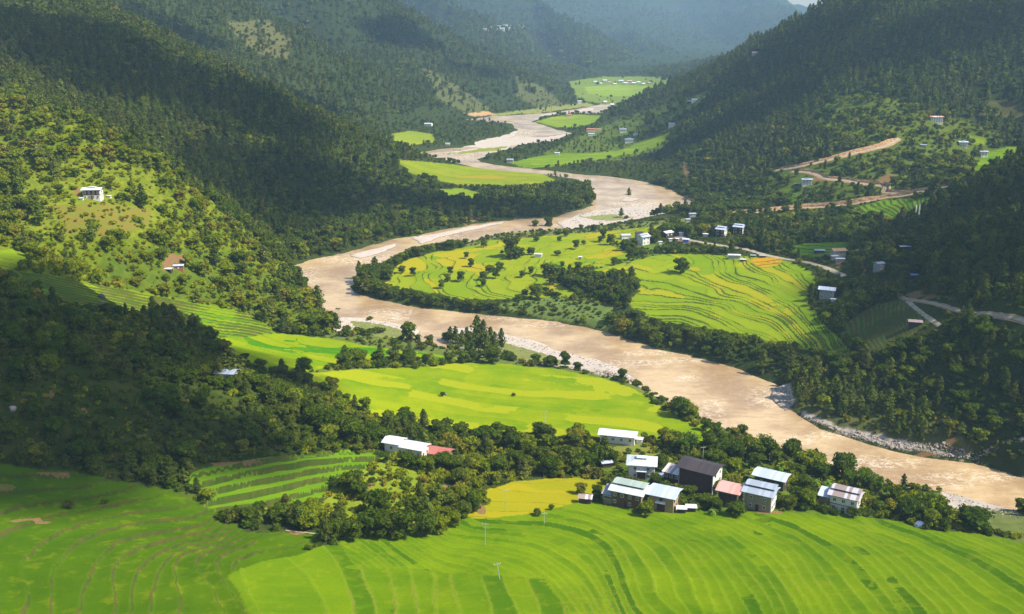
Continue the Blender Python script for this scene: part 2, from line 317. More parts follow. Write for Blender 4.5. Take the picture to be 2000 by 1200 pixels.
# ------------------------------------------------------------------ land use, as outlines seen in the photograph (with a range of depth)
G1, G2 = (.075, .19, .004), (.15, .27, .006)      # rice greens
YG = (.26, .33, .008); YL = (.42, .34, .012); OC = (.50, .27, .015)
DK = (.045, .12, .004)
FIELDS = [
 # name, outline, (dmin, dmax), terrace rule, colours a b c, chance of c
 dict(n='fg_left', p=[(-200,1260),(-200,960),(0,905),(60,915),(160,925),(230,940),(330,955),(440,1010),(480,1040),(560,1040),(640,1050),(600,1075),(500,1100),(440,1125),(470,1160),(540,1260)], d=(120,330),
      T=('px', [(-3,[(0,925),(60,930),(150,935)]),(-2,[(0,960),(90,952),(180,950)]),(-1,[(0,1000),(60,985),(150,968),(240,962)]),(0,[(0,1040),(60,1020),(110,1005),(200,990),(290,972)]),
        (1,[(7,1130),(12,1105),(38,1098),(87,1060),(133,1042),(196,1021),(300,1000),(380,990)]),(2,[(105,1210),(102,1158),(84,1115),(105,1092),(140,1060),(196,1039),(280,1021),(340,1016),(400,1005)]),
        (3.3,[(215,1190),(210,1150),(196,1130),(194,1105),(224,1077),(262,1060),(315,1048),(400,1030)]),(4.2,[(235,1170),(224,1140),(217,1112),(238,1088),(280,1070),(350,1062),(420,1048)]),
        (5.5,[(275,1200),(275,1160),(290,1137),(290,1116),(315,1088),(360,1074),(420,1060)]),(7.5,[(410,1190),(399,1146),(353,1105),(353,1085),(371,1070),(430,1063)]),(8.5,[(430,1130),(400,1100),(400,1085),(430,1072),(480,1066)]),
        (10,[(470,1150),(440,1110),(470,1080),(520,1070)]),(.5,[(0,1215),(40,1170),(20,1140)]),(3,[(150,1220),(160,1180),(150,1150)]),(8,[(440,1220),(460,1190)])]), k=1.0, S=45, ca=(.038,.090,.001), cb=(.070,.130,.0015), cc=(.15,.13,.03), pc=.03, lw=.23, step=.95, soil=.8, var=.25),  # crop greens darkened to put this corner's shade into the colour
 dict(n='fg_light', p=[(440,1125),(500,1100),(600,1075),(672,1060),(690,1100),(735,1112),(800,1112),(860,1118),(940,1122),(1000,1130),(1060,1128),(1100,1180),(1130,1270),(500,1270),(470,1160)], d=(120,330),
      T=('px', [(0,[(470,1140),(500,1180),(540,1260)]),(1,[(560,1080),(600,1130),(640,1190),(660,1250)]),(2,[(640,1065),(670,1110),(690,1160),(700,1250)]),(3,[(700,1110),(720,1150),(737,1185),(740,1250)]),(4,[(765,1112),(773,1130),(778,1170),(772,1250)]),
        (5,[(802,1112),(812,1150),(822,1200),(830,1250)]),(6,[(845,1115),(856,1140),(852,1190),(870,1250)]),(7,[(876,1120),(878,1150),(905,1190),(915,1250)]),(8,[(945,1122),(950,1150),(965,1190),(975,1250)]),(9,[(975,1125),(990,1160),(1015,1200),(1040,1250)]),(10.5,[(1050,1130),(1075,1170),(1090,1250)])]), k=1.0, S=60, ca=(.075,.155,.002), cb=(.145,.225,.003), cc=(.065,.14,.002), pc=.12, lw=.24, step=.5, soil=.3, light=.5, var=.5),
 dict(n='fg_right', p=[(640,1050),(760,1045),(880,1020),(950,1000),(1060,990),(1130,975),(1180,985),(1300,995),(1420,1000),(1540,1000),(1600,1002),(1700,1012),(1760,1020),(1800,1035),(1880,1040),(1930,1045),(2060,1075),(2300,1140),(2300,1300),(1130,1270),(1100,1180),(1060,1128),(1000,1130),(940,1122),(860,1118),(800,1112),(735,1112),(690,1100),(665,1055)], d=(120,360),
      T=('px', [(-2.5,[(713,1060),(765,1108)]),(-1.9,[(722,1060),(800,1112)]),(-1.2,[(780,1060),(867,1116)]),(-.5,[(860,1075),(930,1085),(985,1120)]),(0,[(905,1067),(980,1078),(1035,1095),(1065,1125)]),(1,[(880,1050),(960,1045),(1060,1060),(1130,1100),(1180,1150),(1200,1210)]),
        (2,[(950,1020),(1050,1015),(1140,1025),(1192,1060),(1210,1112),(1227,1147),(1260,1220)]),(3,[(1050,985),(1180,1000),(1290,1030),(1340,1080),(1370,1140),(1400,1220)]),(4,[(1180,990),(1290,1010),(1400,1040),(1450,1090),(1500,1150),(1530,1220)]),
        (5,[(1330,1005),(1430,1010),(1545,1056),(1580,1110),(1615,1165),(1640,1220)]),(6,[(1480,1005),(1560,1020),(1650,1060),(1720,1120),(1780,1220)]),(7,[(1600,1010),(1680,1030),(1770,1075),(1850,1140),(1900,1220)]),(8,[(1720,1030),(1800,1045),(1900,1080),(2000,1140)]),(9,[(1850,1035),(1930,1060),(2000,1085)])]), k=4.6, S=42, ca=(.062,.142,.0015), cb=(.165,.250,.002), cc=(.05,.120,.0015), pc=.12, lw=.17, step=.50, soil=.15, light=.62, var=.55),
 dict(n='yellow', p=[(948,960),(1000,942),(1060,933),(1150,934),(1190,938),(1185,955),(1140,975),(1060,1000),(1000,1010),(930,1012),(905,1006),(950,985)], d=(250,420), T=('line', .15, 1, 11), k=1, S=90, ca=(.26,.265,.006), cb=(.36,.29,.008), cc=(.20,.27,.006), pc=.2, lw=.15, step=.1, soil=.1),
 dict(n='mound', p=[(372,925),(420,908),(520,895),(620,885),(730,882),(735,900),(700,925),(660,940),(640,965),(600,985),(520,1005),(440,1010),(400,990),(420,960),(370,945)], d=(230,420),
      T=('px', [(0,[(372,935),(500,905),(640,888),(720,885)]),(1,[(380,950),(480,925),(600,905),(730,895)]),(2,[(400,975),(500,948),(600,930),(700,915)]),(3,[(420,992),(500,985),(600,955),(690,930)]),(4,[(440,1012),(530,1003),(640,975)])]), k=1.2, S=80, ca=(.095,.21,.005), cb=(.14,.26,.006), cc=(.2,.2,.03), pc=.08, lw=.7, step=1.8, soil=.5, var=.4),
 dict(n='mid_big', p=[(600,730),(700,722),(800,716),(900,709),(990,712),(1090,722),(1180,740),(1240,760),(1300,800),(1340,820),(1390,835),(1420,855),(1425,880),(1370,890),(1280,878),(1180,862),(1130,862),(1060,868),(1010,875),(960,892),(900,895),(850,880),(760,862),(735,830),(715,800),(660,765),(610,750)], d=(370,560),
      T=('line', .22, 1, 10), k=1, S=34, ca=(.115,.225,.002), cb=(.26,.31,.004), cc=(.30,.33,.008), pc=.22, lw=.08, step=.10, soil=.05, light=.6, var=.42),
 dict(n='mid_left', p=[(405,652),(470,655),(560,652),(640,662),(700,672),(780,684),(840,690),(905,703),(860,706),(780,700),(700,712),(610,725),(570,735),(520,725),(470,705),(430,690)], d=(390,600),
      T=('line', .5, 1, 9), k=1, S=22, ca=(.12,.235,.002), cb=(.28,.32,.004), cc=(.05,.19,.004), pc=.12, lw=.2, step=.15, soil=.1),
 dict(n='strip', p=[(28,528),(100,538),(180,556),(260,568),(340,585),(420,598),(480,612),(520,635),(540,652),(470,660),(400,660),(380,640),(300,628),(240,618),(190,606),(120,588),(60,564)], d=(340,620),
      T=('px', [(0,[(30,530),(180,558),(340,588),(480,614)]),(2.2,[(30,545),(160,572),(330,605),(480,632)]),(4.5,[(60,562),(160,590),(300,622),(420,650)]),(6.5,[(100,585),(200,612),(330,650)])]), k=1.6, S=60, ca=(.12,.215,.006), cb=(.22,.29,.008), cc=(.10,.23,.006), pc=.3, lw=.75, step=.9, soil=.6),
 dict(n='edge_patch', p=[(-60,488),(30,488),(55,500),(50,520),(20,528),(-60,525)], d=(380,620), T=('line', 0, 1, 4), k=1, S=30, ca=(.15,.23,.01), cb=(.2,.26,.01), cc=(.2,.26,.01), pc=.1, lw=.6, step=.5, soil=.5),
 dict(n='pen_west', p=[(722,560),(765,548),(768,525),(800,505),(860,490),(930,480),(960,470),(1060,462),(1180,452),(1260,445),(1330,432),(1345,432),(1290,455),(1190,478),(1225,495),(1230,505),(1190,520),(1120,530),(1060,540),(1100,560),(1140,580),(1160,600),(1150,620),(1080,600),(1000,585),(920,590),(860,580),(790,570),(765,562)], d=(560,960),
      T=('h', .5, 1.3), k=1, S=26, ca=(.145,.255,.006), cb=(.28,.31,.009), cc=(.36,.31,.010), pc=.26, lw=.42, step=.4, soil=.05),
 dict(n='pen_east', p=[(1130,535),(1190,520),(1240,508),(1290,498),(1320,495),(1400,498),(1480,502),(1540,510),(1585,530),(1600,560),(1580,590),(1600,625),(1645,668),(1665,696),(1600,688),(1520,674),(1440,654),(1370,640),(1300,632),(1245,612),(1225,590),(1250,570),(1230,545),(1190,545)], d=(420,860),
      T=('h', .5, 1.3), k=1, S=34, ca=(.15,.265,.006), cb=(.27,.33,.008), cc=(.34,.33,.01), pc=.2, lw=.5, step=.5, soil=.02),
 dict(n='gold_patch', p=[(1462,508),(1490,502),(1530,506),(1520,520),(1480,522)], d=(560,860), T=('line', 0, 1, 9), k=1, S=50, ca=(.5,.3,.012), cb=(.55,.27,.012), cc=(.4,.3,.01), pc=.2, lw=.4, step=.3, soil=0),
 dict(n='f6', p=[(1530,485),(1580,475),(1660,472),(1665,490),(1640,500),(1600,506),(1560,500)], d=(600,900), T=('line', .5, 1, 7), k=1, S=50, ca=(.08,.2,.006), cb=(.14,.25,.007), cc=(.14,.25,.007), pc=.1, lw=.5, step=.4, soil=0),
 dict(n='f6b', p=[(1560,435),(1640,420),(1655,432),(1600,442)], d=(600,900), T=('line', .5, 1, 7), k=1, S=50, ca=(.07,.15,.006), cb=(.11,.18,.007), cc=(.14,.25,.007), pc=.1, lw=.5, step=.4, soil=0),
 dict(n='f7', p=[(1660,410),(1720,392),(1780,388),(1840,383),(1850,390),(1815,410),(1790,430),(1730,432),(1680,425)], d=(640,950), T=('h', 1.1, .3), k=1, S=50, ca=(.10,.22,.006), cb=(.17,.27,.008), cc=(.1,.2,.006), pc=.2, lw=.7, step=.8, soil=.1),
 dict(n='f8', p=[(1895,340),(1925,300),(1960,288),(2040,285),(2100,300),(2000,322),(1950,345),(1920,350)], d=(700,1100), T=('line', 0, 1, 12), k=1, S=60, ca=(.16,.27,.008), cb=(.22,.30,.01), cc=(.12,.25,.006), pc=.2, lw=.4, step=.3, soil=0),
 dict(n='f8b', p=[(1878,262),(1930,268),(1920,285),(1890,280)], d=(700,1100), T=('line', 0, 1, 9), k=1, S=60, ca=(.2,.3,.01), cb=(.24,.30,.01), cc=(.12,.25,.006), pc=.2, lw=.4, step=.3, soil=0),
 dict(n='f8c', p=[(1925,205),(1970,200),(2040,215),(2040,235),(1935,225)], d=(700,1200), T=('h', 1.2, .2), k=1, S=60, ca=(.14,.14,.04), cb=(.17,.15,.05), cc=(.1,.12,.03), pc=.2, lw=1.1, step=.5, soil=1),
 dict(n='f9', p=[(775,312),(830,316),(900,324),(980,332),(1060,340),(1085,352),(1070,364),(1000,366),(900,362),(850,352),(800,338)], d=(850,1300), T=('line', .2, 1, 22), k=1, S=70, ca=(.17,.24,.012), cb=(.25,.28,.014), cc=(.32,.26,.02), pc=.3, lw=.35, step=.2, soil=0),
 dict(n='f9b', p=[(850,372),(900,368),(940,378),(930,396),(870,390)], d=(850,1300), T=('line', .2, 1, 16), k=1, S=50, ca=(.16,.26,.012), cb=(.23,.29,.014), cc=(.3,.27,.02), pc=.2, lw=.35, step=.2, soil=0),
 dict(n='f10', p=[(768,262),(800,256),(845,262),(850,278),(800,284),(770,276)], d=(1100,1600), T=('line', .2, 1, 22), k=1, S=70, ca=(.2,.26,.02), cb=(.25,.30,.02), cc=(.3,.3,.02), pc=.2, lw=.5, step=.2, soil=0),
 dict(n='f11', p=[(995,318),(1040,308),(1090,300),(1150,300),(1210,295),(1260,275),(1305,262),(1290,285),(1240,300),(1170,312),(1090,325),(1030,330)], d=(1000,1500), T=('line', .1, 1, 18), k=1, S=60, ca=(.12,.22,.01), cb=(.2,.28,.012), cc=(.25,.3,.012), pc=.2, lw=.5, step=.4, soil=0),
 dict(n='f12', p=[(1045,238),(1080,228),(1130,224),(1175,226),(1160,240),(1120,250),(1080,248)], d=(1250,1750), T=('line', .2, 1, 30), k=1, S=80, ca=(.17,.27,.02), cb=(.22,.30,.02), cc=(.3,.3,.02), pc=.1, lw=.6, step=.2, soil=0),
 dict(n='f13', p=[(1140,170),(1200,166),(1270,168),(1300,176),(1250,188),(1180,188),(1150,184)], d=(1800,3200), T=('line', .2, 1, 60), k=1, S=150, ca=(.19,.30,.03), cb=(.26,.34,.04), cc=(.3,.34,.04), pc=.1, lw=.8, step=.2, soil=0),
 dict(n='spur_field', p=[(1330,195),(1380,180),(1400,184),(1370,205),(1340,215)], d=(1100,1700), T=('h', 2, .4), k=1, S=80, ca=(.12,.17,.02), cb=(.15,.19,.02), cc=(.3,.34,.04), pc=.1, lw=.8, step=.2, soil=0),
 dict(n='hut_terraces', p=[(1520,372),(1548,368),(1560,392),(1530,395)], d=(640,950), T=('h', .9, .3), k=1, S=50, ca=(.10,.18,.01), cb=(.15,.22,.01), cc=(.1,.2,.006), pc=.2, lw=.7, step=.7, soil=.2),
 dict(n='brown_slope', p=[(1640,640),(1700,600),(1760,585),(1820,630),(1780,670),(1700,690),(1650,668)], d=(380,800), T=('h', 1.0, .3), k=1, S=50, ca=(.13,.10,.035), cb=(.10,.12,.03), cc=(.08,.12,.02), pc=.3, lw=.7, step=.5, soil=.5),
]
# open ground: outline, depth range, ground colours, how many of the trees stay, which kinds (pine, broadleaf, shrub)
OPEN = [
 dict(n='pine_stand', p=[(1530,745),(1600,735),(1700,745),(1800,775),(1870,810),(1880,850),(1900,890),(1800,880),(1700,860),(1620,835),(1550,800)], d=(330,560), c=((.10,.12,.03),(.14,.12,.05)), keep=1.0, mix=(.85,.08,.07)),
 dict(n='far_plain', p=[(1110,160),(1180,150),(1290,150),(1340,165),(1330,200),(1180,204),(1130,195)], d=(1750,3300), c=((.14,.21,.03),(.19,.24,.04)), keep=.1, mix=(.1,.6,.3)),
 dict(n='near_shore', p=[(1780,985),(1840,962),(2000,1003),(2300,1100),(2300,1150),(2000,1070),(1930,1048),(1870,1020),(1800,1000)], d=(250,420), c=((.12,.15,.04),(.17,.20,.05)), keep=.02, mix=(0,0,1)),
 dict(n='mid_corner', p=[(600,725),(640,700),(620,760),(735,835),(760,862),(850,880),(900,895),(880,905),(760,875),(735,850),(650,780),(590,745)], d=(370,560), c=((.10,.16,.02),(.15,.20,.03)), keep=.12, mix=(0,.1,.9)),
 dict(n='river_margin', p=[(640,645),(740,655),(820,668),(900,690),(1000,706),(1100,718),(1200,738),(1260,760),(1320,795),(1400,825),(1440,850),(1420,870),(1390,835),(1300,800),(1240,762),(1180,742),(1090,724),(990,714),(905,706),(780,690),(640,668)], d=(370,600), c=((.09,.13,.03),(.15,.18,.03)), keep=.10, mix=(0,.1,.9)),
 dict(n='field_margin', p=[(560,745),(600,728),(700,712),(800,712),(905,702),(930,708),(800,722),(700,728),(620,735)], d=(370,600), c=((.10,.15,.02),(.16,.20,.03)), keep=.15, mix=(0,.1,.9)),
 dict(n='north_margin', p=[(900,470),(960,455),(1060,445),(1180,438),(1340,424),(1345,440),(1250,448),(1180,456),(1060,466),(960,474),(900,492)], d=(600,1000), c=((.12,.15,.04),(.17,.20,.05)), keep=.22, mix=(0,.15,.85)),
 dict(n='pen_scrub', p=[(960,600),(1100,570),(1150,578),(1200,600),(1180,640),(1120,632),(1060,622)], d=(480,800), c=((.11,.16,.035),(.15,.20,.045)), keep=.35, mix=(0,.08,.92)),
 dict(n='pen_gaps', p=[(1100,500),(1200,480),(1300,470),(1300,500),(1200,520),(1120,540)], d=(560,900), c=((.10,.16,.02),(.14,.20,.03)), keep=.6, mix=(0,.5,.5)),
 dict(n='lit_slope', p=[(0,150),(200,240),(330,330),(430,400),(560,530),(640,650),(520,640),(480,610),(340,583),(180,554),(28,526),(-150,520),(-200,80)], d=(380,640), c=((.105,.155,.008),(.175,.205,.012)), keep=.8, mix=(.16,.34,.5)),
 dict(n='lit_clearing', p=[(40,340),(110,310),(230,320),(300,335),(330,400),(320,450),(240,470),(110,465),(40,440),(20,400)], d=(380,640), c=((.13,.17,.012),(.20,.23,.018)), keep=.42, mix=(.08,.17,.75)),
 dict(n='orchard', p=[(110,400),(200,400),(290,405),(290,440),(210,462),(120,455)], d=(380,640), c=((.20,.16,.03),(.16,.19,.02)), keep=.04, mix=(0,0,1)),
 dict(n='strip_upper', p=[(200,495),(330,480),(480,500),(560,560),(600,640),(540,640),(480,605),(380,588),(260,565),(190,550)], d=(380,640), c=((.08,.13,.012),(.12,.16,.014)), keep=.55, mix=(.05,.35,.6)),
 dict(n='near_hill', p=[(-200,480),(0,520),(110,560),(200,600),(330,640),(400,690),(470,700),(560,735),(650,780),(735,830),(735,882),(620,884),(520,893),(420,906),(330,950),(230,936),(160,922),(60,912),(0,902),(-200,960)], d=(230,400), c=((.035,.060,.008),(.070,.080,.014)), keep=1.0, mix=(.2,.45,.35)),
 dict(n='near_grass', p=[(95,640),(200,655),(290,690),(260,720),(160,700),(100,680)], d=(230,400), c=((.09,.08,.016),(.06,.075,.012)), keep=.3, mix=(.2,.2,.6)),
 dict(n='scrub_mound', p=[(560,1000),(640,970),(665,940),(735,905),(740,885),(760,880),(830,920),(860,960),(800,1000),(700,1010),(620,1030)], d=(230,380), c=((.16,.22,.014),(.22,.26,.02)), keep=.35, mix=(0,.05,.95)),
 dict(n='village', p=[(1120,935),(1180,885),(1250,870),(1330,900),(1420,880),(1500,880),(1640,930),(1760,960),(1850,985),(1950,1050),(1880,1036),(1760,1018),(1560,998),(1420,998),(1300,993),(1180,983)], d=(260,420), c=((.07,.12,.012),(.12,.18,.016)), keep=.42, mix=(0,.18,.82)),
 dict(n='white_house_yard', p=[(1160,868),(1250,865),(1320,885),(1330,905),(1240,890),(1180,885)], d=(260,420), c=((.20,.19,.04),(.15,.21,.02)), keep=.15, mix=(0,0,1)),
 dict(n='ravine', p=[(440,1010),(480,1040),(560,1040),(640,1050),(600,1075),(500,1100),(460,1118),(440,1100),(470,1080),(530,1060),(430,1020),(350,965),(380,960)], d=(200,360), c=((.06,.10,.010),(.10,.11,.018)), keep=.3, mix=(0,0,1)),
 dict(n='far_right_bank', p=[(1060,300),(1130,268),(1200,238),(1260,215),(1340,188),(1370,205),(1330,245),(1290,295),(1180,318)], d=(950,1750), c=((.075,.115,.015),(.12,.16,.02)), keep=.6, mix=(.2,.4,.4)),
 dict(n='road_slope', p=[(1500,345),(1560,330),(1680,300),(1760,270),(1800,340),(1860,365),(1720,395),(1560,425),(1500,415)], d=(650,1000), c=((.07,.11,.012),(.11,.15,.018)), keep=.65, mix=(.15,.35,.5)),
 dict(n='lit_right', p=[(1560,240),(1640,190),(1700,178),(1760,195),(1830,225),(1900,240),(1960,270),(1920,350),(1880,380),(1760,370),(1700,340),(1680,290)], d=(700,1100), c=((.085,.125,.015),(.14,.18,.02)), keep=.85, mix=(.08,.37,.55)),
 dict(n='ochre_far_patch', p=[(440,45),(520,40),(570,80),(560,120),(490,100)], d=(1200,1700), c=((.13,.12,.04),(.09,.105,.03)), keep=.62, mix=(.3,.2,.5)),
 dict(n='far_spur', p=[(820,130),(870,150),(960,215),(920,222),(860,200)], d=(1500,2000), c=((.12,.125,.04),(.08,.10,.028)), keep=.6, mix=(.5,.2,.3)),
 dict(n='far_spur2', p=[(1010,150),(1060,170),(1110,212),(1050,210),(1010,190)], d=(1600,2100), c=((.12,.125,.04),(.08,.10,.028)), keep=.6, mix=(.5,.2,.3)),
 dict(n='far_bank', p=[(960,222),(1150,200),(1160,206),(1060,220),(960,228)], d=(1400,2000), c=((.25,.24,.08),(.2,.25,.04)), keep=.4, mix=(.5,.2,.3)),
 dict(n='scarp', p=[(905,222),(955,218),(965,224),(925,228)], d=(1300,1800), c=((.5,.3,.14),(.45,.28,.12)), keep=.1, mix=(.5,.2,.3)),
 dict(n='bar_green', p=[(870,655),(930,650),(980,668),(1060,690),(1120,712),(1080,712),(980,698),(900,686)], d=(400,560), c=((.17,.2,.05),(.22,.23,.07)), keep=.0, mix=(0,.1,.9)),
 dict(n='bar_green2', p=[(680,625),(740,632),(790,645),(780,660),(700,655)], d=(400,600), c=((.17,.2,.05),(.22,.23,.07)), keep=.0, mix=(0,0,1)),
 dict(n='bar_green3', p=[(1130,425),(1190,418),(1240,425),(1180,432)], d=(700,900), c=((.25,.26,.09),(.22,.25,.07)), keep=.0, mix=(0,0,1)),
 dict(n='bank_field', p=[(1000,285),(930,291),(870,300),(900,302),(960,298)], d=(1000,1300), c=((.2,.24,.03),(.25,.26,.04)), keep=0, mix=(0,0,1)),
]
SOILS = [   # bare earth patches: centre, radius in photo pixels (u, v), depth range
 (105,772,5,9,230,400),(160,803,8,7,230,400),(60,1018,45,3,200,330),(110,927,30,3,230,330),(345,510,18,12,380,640),(152,372,8,9,380,640),(450,905,55,3,230,330),(455,720,20,8,230,400),
 (882,985,9,18,230,400),(865,955,8,8,230,400),(935,995,10,6,230,400),(780,880,10,10,230,400),(1505,1001,16,3,250,400),(1340,992,14,3,250,400),(1660,1006,20,2.5,250,400),(1250,944,12,2.5,250,400),(1688,530,6,24,440,760),(1640,515,7,16,560,820),(1810,577,36,7,400,760),
 (1730,352,28,9,640,950),(1610,350,20,6,640,950),(1250,462,10,4,640,900),(1335,470,14,9,640,900),(1420,770,5,3,300,600),(1340,335,6,14,900,1300),(590,1040,22,3,230,330),(1860,865,20,6,300,500),(925,433,12,7,760,1000),(1195,465,6,3,600,900),(1010,430,30,2,700,1000),(720,950,9,7,230,400),(1790,890,40,5,300,480),
]
cA = np.zeros(GX.shape + (3,)); cB = cA.copy(); cC = cA.copy()
n1 = fbm(GX / 40, GY / 40, 101, 4)
forest_a = np.array((.032, .052, .010)); forest_b = np.array((.058, .074, .018))
cA[:] = forest_a; cB[:] = forest_b; cC[:] = (.09, .085, .035)
farm = np.clip((GY - 1300) / 900, 0, 1)[..., None]
cA = cA * (1 - farm) + np.array((.024, .042, .011)) * farm
cB = cB * (1 - farm) + np.array((.042, .058, .018)) * farm
cC = cC * (1 - farm) + np.array((.07, .07, .028)) * farm
gT = np.zeros(GX.shape); gS = gT.copy(); gW = np.full(GX.shape, 50.0); gWS = gW.copy(); gLW = gT.copy(); gPC = np.full(GX.shape, .15); gSOIL = gT.copy(); gF = gT.copy(); gLT = gT.copy(); gVA = gT.copy() + .75
KEEP = np.ones(GX.shape); MIX = np.zeros(GX.shape + (3,)); MIX[:] = (.45, .35, .20)
# kinds by height: pine on the hills, broadleaf by the river
hi = np.clip((GZ - 12) / 25, 0, 1)
MIX[..., 0] = .15 + .60 * hi; MIX[..., 1] = .60 - .38 * hi; MIX[..., 2] = .25 - .13 * hi
pxn = fbm(GX / 9, GY / 9, 55, 3); pxn2 = fbm(GX / 5, GY / 5, 56, 3)
def zone_mask(Zn, wob=5):
    s = 400 / GD
    return inside(GU + pxn * wob * s * 2, GV + pxn * wob * s, Zn['p']) & (GD > Zn['d'][0]) & (GD < Zn['d'][1]) & (GSD > 0)
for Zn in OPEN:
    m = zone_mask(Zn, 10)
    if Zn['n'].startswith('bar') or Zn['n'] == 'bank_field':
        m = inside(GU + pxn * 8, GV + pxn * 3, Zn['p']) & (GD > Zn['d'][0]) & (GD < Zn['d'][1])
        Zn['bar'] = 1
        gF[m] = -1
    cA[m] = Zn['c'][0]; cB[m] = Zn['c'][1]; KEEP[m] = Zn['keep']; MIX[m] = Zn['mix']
dZ = np.zeros(GX.shape)
gy_, gx_ = None, None
dyr = np.gradient(rows)[:, None]; dxr = (half_w(rows) * 2 / (NC - 1))[:, None]
def grad(A): return np.hypot(np.gradient(A, axis=1) / dxr, np.gradient(A, axis=0) / dyr)
for fi, Zn in enumerate(FIELDS):
    m = zone_mask(Zn, 2.5)
    if not m.any(): continue
    jj, ii = np.where(m); j0, j1, i0, i1 = max(jj.min() - 2, 0), jj.max() + 3, max(ii.min() - 2, 0), ii.max() + 3
    sl = (slice(j0, j1), slice(i0, i1))
    X = GX[sl]; Y = GY[sl]
    rule = Zn['T']
    if rule[0] == 'px':
        P = []; V = []
        for t, ln in rule[1]:
            for q in range(len(ln) - 1):
                for f in (0, .5): P.append(np.array(ln[q]) * (1 - f) + np.array(ln[q + 1]) * f); V.append(t)
            P.append(np.array(ln[-1])); V.append(t)
        P = np.array(P, float) / 100; V = np.array(V, float)
        F = rbf_fit(P, V, .05); T = rbf_eval(F, GU[sl] / 100, GV[sl] / 100) * Zn['k'] + fbm(X / 25, Y / 25, 200 + fi, 2) * .22 * Zn['k'] ** .5
        Sx = X * .8 + Y * .6
    elif rule[0] == 'line':
        w = rule[3]; T = (X * rule[1] + Y * rule[2]) / w + fbm(X / (w * 6), Y / (w * 5), 200 + fi, 3) * 1.9
        Sx = X
    else:
        hb = rbf_eval(FIT, X / S, Y / S)
        T = hb / rule[1] + fbm(X / 55, Y / 55, 200 + fi, 3) * rule[2] * 2.6 + fbm(X / 15, Y / 15, 220 + fi, 2) * .3
        T = T + .32 * np.sin(T * 1.9 + 3 * fbm(X / 80, Y / 80, 240 + fi, 2)) * rule[2]
        Sx = X * .7 + Y * .7
    Sv = Sx / Zn['S'] + fbm(X / 30, Y / 30, 260 + fi, 2) * .35
    gyT = np.gradient(T, axis=0) / dyr[j0:j1]; gxT = np.gradient(T, axis=1) / dxr[j0:j1]
    W = 1 / np.maximum(np.hypot(gxT, gyT), 1e-3)
    WS = 1 / np.maximum(np.hypot(np.gradient(Sv, axis=1) / dxr[j0:j1], np.gradient(Sv, axis=0) / dyr[j0:j1]), 1e-3)
    mm = m[sl]
    gzx = np.gradient(GZ[sl], axis=1) / dxr[j0:j1]; gzy = np.gradient(GZ[sl], axis=0) / dyr[j0:j1]
    sg = np.sign((gzx * gxT + gzy * gyT)[mm].mean()); fr = T - np.floor(T)
    st = Zn['step'] * np.clip(W / 4, .2, 1)
    saw = (.5 - fr) * st * sg                      # flat treads, steep risers
    d3 = np.minimum(fr, 1 - fr) * W
    saw += np.exp(-(d3 / .7) ** 2) * .12           # the bund
    dZ[sl] = np.where(mm, saw, dZ[sl])
    off = 100 * (fi + 1)
    for arr, val in ((gT, T + off), (gS, Sv), (gW, np.minimum(W, 60)), (gWS, np.minimum(WS, 200))): arr[sl] = np.where(mm, val, arr[sl])
    gLW[m] = Zn['lw']; gPC[m] = Zn['pc']; gSOIL[m] = Zn['soil']; gLT[m] = Zn.get('light', 0); gVA[m] = Zn.get('var', .75); gF[m] = 1; KEEP[m] = 0
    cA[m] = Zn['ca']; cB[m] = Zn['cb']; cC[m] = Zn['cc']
    Zn['mask_n'] = int(m.sum())
GZ = GZ + dZ * (GSD > 2)
gSO = np.zeros(GX.shape)
for (u, v, ru, rv, d0, d1) in SOILS:
    q = ((GU - u + pxn * ru * 1.5) / ru) ** 2 + ((GV - v + pxn2 * rv * 1.8) / rv) ** 2
    gSO = np.maximum(gSO, np.clip(1.6 - q, 0, 1) * ((GD > d0) & (GD < d1)))
KEEP[gSO > .4] = 0
GRAV = np.clip(GBAR, 0, 1) * (GZ < 3.2)
GRAV = np.maximum(GRAV, np.clip(1 - (GZ - .1) / .9, 0, 1) * (GSD < 14) * .45)
GRAV[gF == -1] *= .25
KEEP[(GSD < 1.5) | ((GRAV > .35))] = 0
# roads and tracks: centre lines in the photograph, width in metres, depth range
ROADS = [
 dict(n='cut_road', l=[(1512,334),(1560,328),(1600,318),(1640,308),(1680,298),(1720,290),(1745,280),(1757,272)], w=2.8, cut=3.0, d=650),
 dict(n='cut_road', l=[(1545,336),(1590,340),(1615,352),(1650,353),(1668,358),(1700,362),(1735,366),(1722,378),(1760,378),(1800,374),(1850,366)], w=2.6, cut=3.0, d=650),
 dict(n='cut_road', l=[(1425,421),(1480,416),(1530,410),(1580,406),(1640,402),(1690,395),(1730,387),(1790,378)], w=2.6, cut=3.0, d=650),
 dict(n='valley_track', l=[(1325,462),(1345,470),(1380,476),(1420,482),(1460,488),(1485,497),(1520,504),(1570,511),(1610,522),(1650,540)], w=3.2, cut=0, d=500),
 dict(n='valley_track', l=[(1670,548),(1690,552),(1735,570),(1770,585),(1800,590),(1850,602),(1900,614),(1950,622),(2010,632)], w=1.7, cut=.7, d=300),
 dict(n='foot_track', l=[(1772,588),(1790,605),(1810,620),(1835,638)], w=1.6, cut=0, d=300),
 dict(n='foot_track', l=[(558,1037),(585,1040),(600,1042),(616,1044)], w=.7, cut=0, d=220),
 dict(n='river_track', l=[(1260,365),(1300,378),(1340,392),(1350,400)], w=5, cut=2.5, d=700),
]
